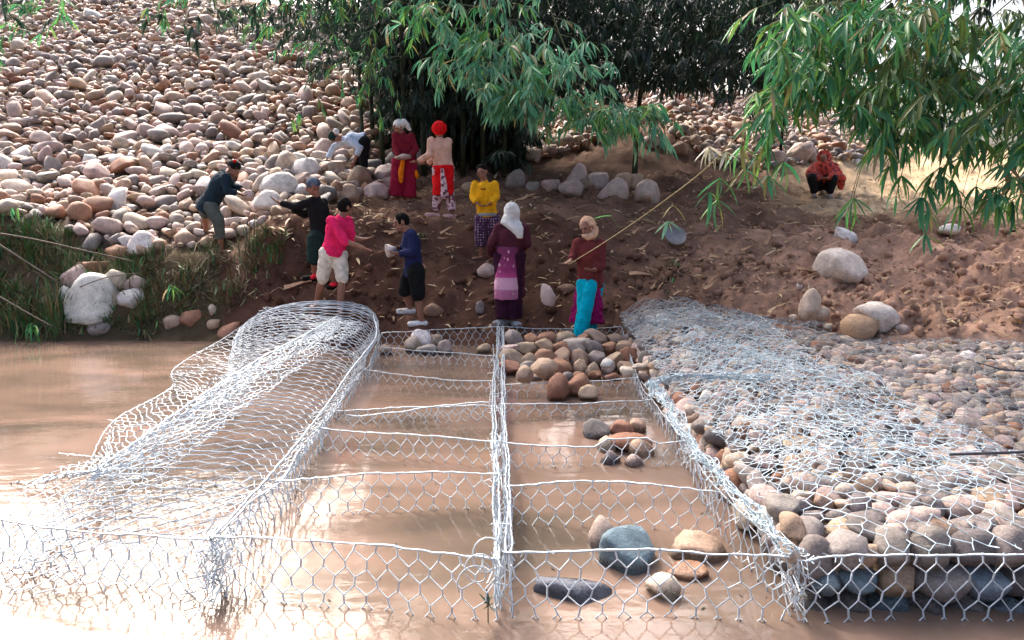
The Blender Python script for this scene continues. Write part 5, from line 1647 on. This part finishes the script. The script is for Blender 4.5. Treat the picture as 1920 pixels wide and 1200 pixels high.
# --- white headscarf, back to the camera, pink banded skirt
p = Person('person in long white headscarf and pink banded skirt with back turned', 9.7,
    dict(head=(960, 398), neck=(962, 416), shL=(936, 428), shR=(982, 429), elL=(921, 457, -.04), elR=(988, 457, -.02), wrL=(920, 478, .10), wrR=(974, 470, .2), haL=(930, 486, .2), haR=(962, 474, .28),
         hipL=(944, 474), hipR=(966, 474), knL=(945, 535), knR=(963, 535), anL=(945, 597), anR=(963, 599), toL=(938, 604, -.05), toR=(970, 607, -.1)), face=(.1, 1, -.1), s=1.05)
p.legs(DPUR, 'trousers', 0.98, 0.98, 0.05, 1.2); p.top(PURPLE, 'jacket', low=0.04, grow=0.028)
p.skirt(banded_mat(), [(953, 462, -.01, 23, .15), (952, 500, -.01, 24, .16), (951, 560, -.01, 25, .155)], 'skirt', 0.02)
p.blob('shawl_end', PURPLE, [[(974, 470, .0, .06), (978, 520, .02, .05), (978, 552, .02, .05)]])
p.hair(WHITE, 'headscarf', (0.105, 0.115, 0.125), .0, .005, folds=0.02)
p.skirt(WHITE, [(960, 400, 0.0, 15, .11), (957, 412, 0.0, 17, .12), (958, 418, -.03, 20, .12), (966, 428, -.06, 16, .10), (971, 438, -.09, 10, .06), (974, 447, -.10, 6, .03)], 'scarf_drape', 0.02)
p.shoe('L', GREYS); p.shoe('R', GREYS)

# --- brown jacket, magenta tunic, turquoise trousers, facing the camera
p = Person('person in brown jacket, magenta tunic and turquoise trousers wearing a peach headscarf', 9.2,
    dict(head=(1101, 428), neck=(1107, 443), shL=(1084, 457), shR=(1126, 458), elL=(1075, 480, -.04), elR=(1128, 498, -.05), wrL=(1070, 488, -.16), wrR=(1114, 506, -.18), haL=(1061, 494, -.22), haR=(1104, 506, -.24),
         hipL=(1098, 528), hipR=(1116, 528, .05), knL=(1096, 582, -.14), knR=(1110, 580, .08), anL=(1089, 628, -.14), anR=(1104, 618, .14), toL=(1082, 638, -.3), toR=(1102, 626, .0)), face=(-.65, -.85, -.15), s=1.03)
p.top(BROWN, 'jacket', low=0.06, grow=0.024, sleeve=0.92)
p.skirt(MAG, [(1104, 524, .03, 21, .16), (1102, 560, .03, 27, .16), (1100, 604, .04, 34, .16)], 'tunic', 0.06)
p.legs(TEAL, 'trousers', 1.02, 1.02, 0.026, 1.35)
p.blob('trouser_leg', TEAL, [[(1108, 536, -.12, .08), (1098, 580, -.17, .085), (1090, 628, -.16, .085)]], folds=0.02)
p.hair(STRAWC, 'headscarf', (0.098, 0.108, 0.120), .042, .026, folds=0.012); p.blob('scarf_wrap', STRAWC, [[(1095, 442, -.07, .030), (1102, 445, -.065, .042), (1111, 441, -.01, .058), (1114, 430, .03, .062)]], folds=0.03)

# --- crouching on the shelf at the right, wrapped in a red shawl
p = Person('person in red patterned shawl and black trousers crouching on the right bank', 14.4,
    dict(head=(1545, 298), neck=(1545, 308), shL=(1531, 316), shR=(1560, 316), elL=(1520, 330, -.12), elR=(1566, 331, -.12), wrL=(1534, 333, -.36), wrR=(1556, 333, -.36), haL=(1544, 334, -.42), haR=(1547, 335, -.42),
         hipL=(1537, 348, .12), hipR=(1552, 348, .12), knL=(1522, 333, -.34), knR=(1562, 335, -.34), anL=(1527, 363, -.22), anR=(1555, 364, -.22), toL=(1524, 368, -.42), toR=(1557, 369, -.42)), face=(0.05, -1, -.15))
p.legs(BLACK, 'trousers', 0.95, 0.95, 0.025)
p.blob('shawl', SHAWL, [[(1545, 294, .03, .135)], [(1545, 304, -.02, .10), (1545, 316, -.02, .19), (1545, 330, .06, .22)], [(1530, 314, 0, .11), (1521, 326, -.12, .10), (1534, 333, -.34, .07)],
      [(1560, 314, 0, .11), (1568, 326, -.10, .11), (1558, 333, -.34, .07)], [(1564, 320, .02, .10), (1576, 336, .02, .10), (1577, 350, .04, .06)]], folds=0.05)
p.blob('face', SKIN, [[(1544, 295.5, -.105, .062), (1544.5, 301, -.10, .05)]], voxel=0.008, folds=0)
p.shoe('L', GREYS); p.shoe('R', GREYS)

# stone in the air, thrown along the chain
px_stone(1026, 553, 26, 42, 'cream', 'pale oblong stone in mid air left of the magenta tunic', Y=9.5, rot=-28, shapes=[SH3[6]], dep=0.07, col=(0.62, 0.48, 0.42), name='stone')

# ================================================================== SMALL THINGS
# metal pot on the shelf
def lathe(name, prof, n=20):
    V = []; F = []
    for r, z in prof:
        for k in range(n): V.append((r * math.cos(2 * math.pi * k / n), r * math.sin(2 * math.pi * k / n), z))
    for i in range(len(prof) - 1):
        for k in range(n):
            k2 = (k + 1) % n
            F.append((i * n + k, i * n + k2, (i + 1) * n + k2, (i + 1) * n + k))
    return np_mesh(name, V, F)
POT = simple_mat('aluminium', (0.55, 0.57, 0.58), 0.35, 0.8, 1.1, 12, spec=0.6, metallic=0.6)
g = hit(1606, 303)
pot = empty('water_pot', g, 'grey metal pot with lid standing behind the crouching person', 'pot')
o = link('vessel', lathe('vessel', [(0, .0), (.07, 0), (.09, .03), (.10, .10), (.085, .17), (.06, .20), (.065, .215), (.055, .215), (.05, .19), (.0, .18)]), POT, None); o.parent = pot
o = link('lid', lathe('lid', [(.068, .217), (.06, .235), (.02, .25), (.012, .27), (0, .272)]), POT, None); o.parent = pot
# grey metal pan lying behind the leaves on the bank
PAN = simple_mat('dull_metal', (0.22, 0.21, 0.21), 0.4, 0.8, 1.1, 12, spec=0.6, metallic=0.3)
g = hit(1264, 440)
o = link('metal_pan', lathe('metal_pan', [(0, .0), (.10, .0), (.15, .03), (.17, .05), (.165, .05), (.14, .03), (.10, .012), (0, .012)], 28), PAN)
o.location = g + Vector((0, -0.05, 0.10)); o.rotation_euler = (math.radians(55), math.radians(12), 0)
tag(o, 'grey round metal pan on the bank behind hanging bamboo leaves', 'pan')
# dark pole on the shelf
g = hit(1461, 308)
link_pole = tubes_obj('pole', [([g + Vector((0, 0, -0.1)), g + Vector((0.02, 0, 0.5)), g + Vector((0.05, 0, 1.05)), g + Vector((0.06, 0, 1.25))], [0.035, 0.032, 0.028, 0.022])], BLACK, None, 8)
tag(link_pole, 'thin black pole standing between the pale boulders on the shelf', 'pole')
# dead sticks on the grassy bank
for lab, pts, r in (('long grey dead branch lying across the grass to the white boulder', [(-40, 432, 10.3), (60, 448, 10.2), (150, 468, 10.1), (250, 490, 10.1)], .015),
                    ('grey dead branch slanting down to the largest white boulder', [(-30, 440, 10.1), (40, 485, 9.95), (110, 530, 9.9)], .016),
                    ('thin grey stick slanting into the water at the far left', [(-20, 545, 9.6), (40, 580, 9.5), (98, 612, 9.4)], .014),
                    ('bent thin twig leaning over the white boulders', [(150, 538, 9.8), (200, 520, 9.8), (260, 512, 9.9)], .008),
                    ('thin upright twig on the edge right of the stooping person', [(458, 478, 10.4), (462, 430, 10.4), (470, 390, 10.5)], .008)):
    q = smooth_path([P(*a) for a in pts], 6)
    tag(tubes_obj('dead_branch', [(q, [r * (1 - 0.5 * i / len(q)) for i in range(len(q))])], M['deadwood'], None, 6), lab, 'branch')
# iron rods on the filled gabion
IRON = simple_mat('dark_iron', (0.07, 0.07, 0.08), 0.5, 0.7, 1.2, 20, metallic=0.5)
for lab, pts in (('dark iron rod lying on the stones at the right edge', [(1780, 852, .50), (1850, 850, .52), (1960, 846, .54)]),
                 ('bent dark iron bar on the far stones at the right edge', [(1832, 680, .52), (1850, 684, .53), (1890, 694, .52), (1960, 696, .52)])):
    q = [on_level(*a) for a in pts]
    tag(tubes_obj('iron_rod', [(smooth_path(q, 5), 0.008)], IRON, None, 8), lab, 'rod')

# dry bamboo sheaths and splinters lying on the bank
def sheath_mesh(seed):
    r = random.Random(seed); V = []; F = []
    L = 1.0; n = 4
    for i in range(n + 1):
        t = i / n; w = 0.17 * (1 - 0.75 * t) * r.uniform(0.8, 1.2); z = 0.10 * math.sin(t * 3 + seed) + 0.05
        V += [(t - .5, w, z + 0.07), (t - .5, 0, z), (t - .5, -w, z + 0.07)]
    for i in range(n):
        a = i * 3
        F += [(a, a + 1, a + 4, a + 3), (a + 1, a + 2, a + 5, a + 4)]
    k = len(V)
    V2 = [(x, y, z + 0.025) for x, y, z in V]
    me = np_mesh('dry_sheath', V + V2, F + [tuple(reversed([i + k for i in f])) for f in F])
    me.materials.append(M['sheath']); return me
SHE = [sheath_mesh(i) for i in range(6)]
spots = [(722, 402, 34, 60, 'tan bamboo sheath lying on the shelf left of the dotted slippers'), (838, 445, 26, 35, None), (846, 450, 26, -30, None), (832, 452, 20, 10, None), (560, 545, 54, 8, 'long splinter of bamboo below the dark green shorts'),
         (1202, 517, 46, 5, 'straight bamboo splinter on the bank right of the brown jacket'), (1192, 428, 22, 70, None), (1208, 450, 28, 60, None), (1225, 540, 22, 80, None), (1330, 555, 36, 55, 'curved pale splinter low on the bank below the shoot'),
         (1344, 487, 34, -40, None), (1365, 468, 24, 70, None), (1510, 518, 40, -5, None), (1520, 524, 24, 40, None), (1475, 520, 18, 30, None), (1440, 455, 34, 75, 'upright brown sheath standing on the right bank'), (1478, 465, 22, 20, None), (1490, 492, 20, -60, None),
         (1610, 570, 20, 20, None), (985, 380, 40, 20, None), (1000, 372, 30, -10, None), (830, 558, 18, 80, None), (882, 532, 16, 80, None), (862, 470, 14, 30, None), (845, 470, 16, 0, None), (1185, 545, 18, -40, None), (1290, 545, 16, 60, None),
         (1400, 470, 24, 20, None), (1345, 440, 20, 60, None), (1400, 520, 22, 10, None), (1060, 475, 20, -40, None), (1045, 560, 14, 60, None), (880, 560, 14, 20, None), (905, 600, 16, 30, None), (1035, 602, 14, 80, None), (735, 445, 26, 25, None), (742, 440, 26, 40, None), (700, 435, 24, 10, None)]
zcount = {}
for (u, v, w, a, lab) in sorted(spots, key=lambda t: t[0]):
    g = hit(u, v)
    if g is None: continue
    o = bpy.data.objects.new('dry_sheath', rng.choice(SHE)); COL.objects.link(o)
    L = w / pxm(g.y)
    o.location = g + Vector((0, -0.02, 0.04)); o.scale = (L, L * 0.8, L)
    o.rotation_euler = (math.radians(28), -math.radians(a) * 0.5, math.radians(a) * 0.6)
    zone = 'on the bank between the people' if u < 1150 else ('on the bank right of the people' if u < 1420 else 'on the right bank')
    if not lab:
        zcount[zone] = zcount.get(zone, 0) + 1
        nth = ['first', 'second', 'third', 'fourth', 'fifth', 'sixth', 'seventh', 'eighth', 'ninth', 'tenth', 'eleventh', 'twelfth', 'thirteenth', 'fourteenth', 'fifteenth', 'sixteenth', 'seventeenth', 'eighteenth', 'nineteenth', 'twentieth'][zcount[zone] - 1]
        lab = f'small dry bamboo sheath {zone}, {nth} from the left'
    tag(o, lab, 'sheath', 'dry sheaths on the bank')

# loose straw and leaf litter, earth clods, grass
def ground_bits():
    g = Geo(); cl = Geo()
    for _ in range(6500):
        u = rng.uniform(480, 1990); v = rng.uniform(330, 625)
        if v > 440 and rng.random() < 0.62: continue
        if u < 1250 and v > 420 and rng.random() < 0.5: continue
        if inside(u, v, STONE_POLY): continue
        p = hit(u, v)
        if p is None: continue
        L = rng.uniform(0.05, 0.16) + 0.18 * rng.random() ** 4; a = rng.uniform(0, 6.28)
        d = Vector((math.cos(a), math.sin(a), rng.gauss(0, 0.25))) * L
        sd = Vector((-math.sin(a), math.cos(a), 0.3)) * rng.uniform(0.004, 0.018)
        p = p + Vector((0, 0, 0.02))
        m_ = p + d * 0.5 + Vector((0, 0, rng.uniform(0, 0.03)))
        c = rng.choice(((0.42, 0.30, 0.17), (0.50, 0.38, 0.24), (0.30, 0.19, 0.11), (0.36, 0.22, 0.13)))
        g.add([p - sd, p + sd, m_ - sd, m_ + sd, p + d], [(0, 1, 3), (0, 3, 2), (2, 3, 4)], c)
    tag(link('leaf_litter', g.mesh('leaf_litter', False), M['straw']), 'dry straw and fallen bamboo leaves strewn over the bank', 'litter', kind='stuff')
    for _ in range(1500):
        u = rng.uniform(500, 1990) if rng.random() < 0.6 else rng.uniform(1200, 1990); v = rng.uniform(400, 628)
        if v < 470 and rng.random() < 0.6: continue
        p = hit(u, v)
        if p is None or p.z < 0.0: continue
        r = 0.012 + 0.075 * rng.random() ** 2.6
        V, F = rng.choice(ARR1)
        T = np.array(stone_rot(0.8)) @ np.diag((r * 1.3, r, r * 0.8))
        c = soil(p.x, p.y, p.z) * rng.uniform(0.8, 1.25)
        cl.add(V @ T.T + np.array(p) + np.array((0, 0, r * 0.25)), F, c)
    tag(link('earth_clods', cl.mesh('earth_clods'), M['earth']), 'crumbled clods of brown earth on the dug bank', 'earth', kind='stuff')
ground_bits()

def roots():
    lines = []
    for _ in range(150):
        u = rng.uniform(505, 1500); v = rng.uniform(415, 500)
        p = hit(u, v)
        if p is None: continue
        pts = [p + Vector((0, 0, 0.02))]
        dx = rng.gauss(0, 0.05)
        for k in range(4):
            q = pts[-1] + Vector((dx + rng.gauss(0, 0.035), -0.035, 0)); q.z = max(terrain_z(q.x, q.y) + 0.012, pts[-1].z - 0.09)
            pts.append(q)
        lines.append((pts, [0.005, 0.004, 0.003, 0.0025, 0.0015]))
    tag(tubes_obj('roots', lines, M['deadwood'], None, 3), 'thin roots hanging from the top edge of the dug bank', 'roots', kind='stuff')
roots()

def grass():
    g = Geo(); n = 0
    def blade(p, h, w, lean, c):
        a = rng.uniform(0, 6.28)
        d = Vector((math.cos(a), math.sin(a), 0)); sd = Vector((-d.y, d.x, 0)) * w
        tip = p + d * lean + Vector((0, 0, h)); mid = p + d * lean * 0.35 + Vector((0, 0, h * 0.62))
        g.add([p - sd, p + sd, mid - sd * 0.8, mid + sd * 0.8, tip], [(0, 1, 3), (0, 3, 2), (2, 3, 4)], c)
    GC = ((0.06, 0.16, 0.05), (0.08, 0.20, 0.055), (0.045, 0.12, 0.055), (0.09, 0.12, 0.045), (0.16, 0.13, 0.06), (0.26, 0.20, 0.10))
    zones = [([(-120, 400), (130, 400), (150, 470), (300, 478), (440, 460), (500, 425), (540, 430), (525, 500), (480, 560), (420, 590), (300, 600), (200, 630), (-120, 640)], 11000, (0.08, 0.26)),
             ([(-120, 590), (120, 590), (120, 650), (-120, 655)], 700, (0.15, 0.4)),
             ([(255, 580), (300, 580), (300, 640), (255, 640)], 160, (0.12, 0.3)),
             ([(1250, 495), (1275, 495), (1275, 555), (1240, 555)], 130, (0.05, 0.12)),
             ([(780, 440), (800, 440), (800, 452), (780, 452)], 40, (0.04, 0.08)),
             ([(1640, 320), (1920, 300), (1920, 390), (1640, 360)], 900, (0.05, 0.16))]
    for poly, n, (h0, h1) in zones:
        us = [p[0] for p in poly]; vs = [p[1] for p in poly]
        for _ in range(n):
            u = rng.uniform(min(us), max(us)); v = rng.uniform(min(vs), max(vs))
            if not inside(u, v, poly): continue
            p = hit(u, v)
            if p is None or p.y > 24: continue
            if nz(p.x * 2.2, p.y * 2.2, p.z * 2.2 + 4) < -0.12 and rng.random() < 0.8: continue
            dry = u > 1600
            c = rng.choice(((0.40, 0.32, 0.14), (0.34, 0.28, 0.12))) if dry else rng.choice(GC)
            if 290 < u < 500 and v > 480 and rng.random() < 0.6: c = rng.choice(((0.16, 0.12, 0.06), (0.12, 0.10, 0.045), (0.22, 0.17, 0.09)))
            f = rng.uniform(.8, 1.2)
            hh = rng.uniform(h0, h1) * (0.5 + 1.1 * abs(nz(p.x * 1.7, p.y * 1.7, 9)) * 1.6)
            ln = rng.uniform(0.03, 0.30)
            if 270 < u < 500 and v > 485: hh *= -0.5 if rng.random() < .3 else 0.6
            blade(p + Vector((0, -0.02, -0.01)), hh, rng.choice((0.003, 0.004, 0.006, 0.012)), ln, tuple(x * f for x in c))
    tag(link('grass', g.mesh('grass'), M['grass']), 'rough grass growing on the left bank and at the water edge', 'grass', kind='stuff')
grass()

def flotsam():
    g = Geo()
    for _ in range(70):
        u = rng.uniform(420, 1450); v = rng.uniform(760, 1150)
        p = on_level(u, v, 0.004)
        a = rng.uniform(0, 6.28); L = rng.uniform(0.006, 0.022)
        d = Vector((math.cos(a), math.sin(a), 0)) * L; sd = Vector((-d.y, d.x, 0)) * 0.3
        g.add([p - d, p + sd, p + d, p - sd, p + Vector((0, 0, 0.004))], [(0, 1, 4), (1, 2, 4), (2, 3, 4), (3, 0, 4)], rng.choice(((0.03, 0.022, 0.016), (0.06, 0.045, 0.03), (0.03, 0.05, 0.02))))
    tag(link('floating_debris', g.mesh('floating_debris', False), M['straw']), 'dark specks of leaf and bark floating on the muddy water', 'debris', kind='stuff')
flotsam()
# green tufts on the left bank and at the near partition
for lab, u, v, Y, n, h in (('fresh green leafy shoot on the grassy bank below the rust boulder', 322, 538, 9.9, 9, 0.26), ('fresh green leafy shoot at the left edge of the stone slope', 28, 395, 10.8, 8, 0.24),
                    ('dark green grass tuft at the foot of the centre partition', 915, 1136, 3.05, 9, 0.10), ('fresh green leafy shoot hanging over the water at left', 60, 610, 9.5, 10, 0.3)):
    q = P(u, v, Y)
    t = empty('leafy_shoot', q, lab, 'plant')
    F_ = Foliage()
    for i in range(n):
        a = rng.uniform(0, 6.28)
        F_.single(q + Vector((rng.uniform(-.05, .05), 0, rng.uniform(-.04, .04))) * (1 if Y > 5 else .2), (math.cos(a) * 0.5, math.sin(a) * 0.5, rng.uniform(-1.2, -0.1) if Y > 5 else rng.uniform(0.1, 1)), h * rng.uniform(0.5, 1.0), 'fresh' if Y > 5 else 'dark')
    F_.build(t, n)
    tubes_obj('stem', [([q + Vector((0, 0, -0.08)), q + Vector((0, 0, 0.03))], 0.006 if Y > 5 else 0.003)], M['twig_green'], t, 5)
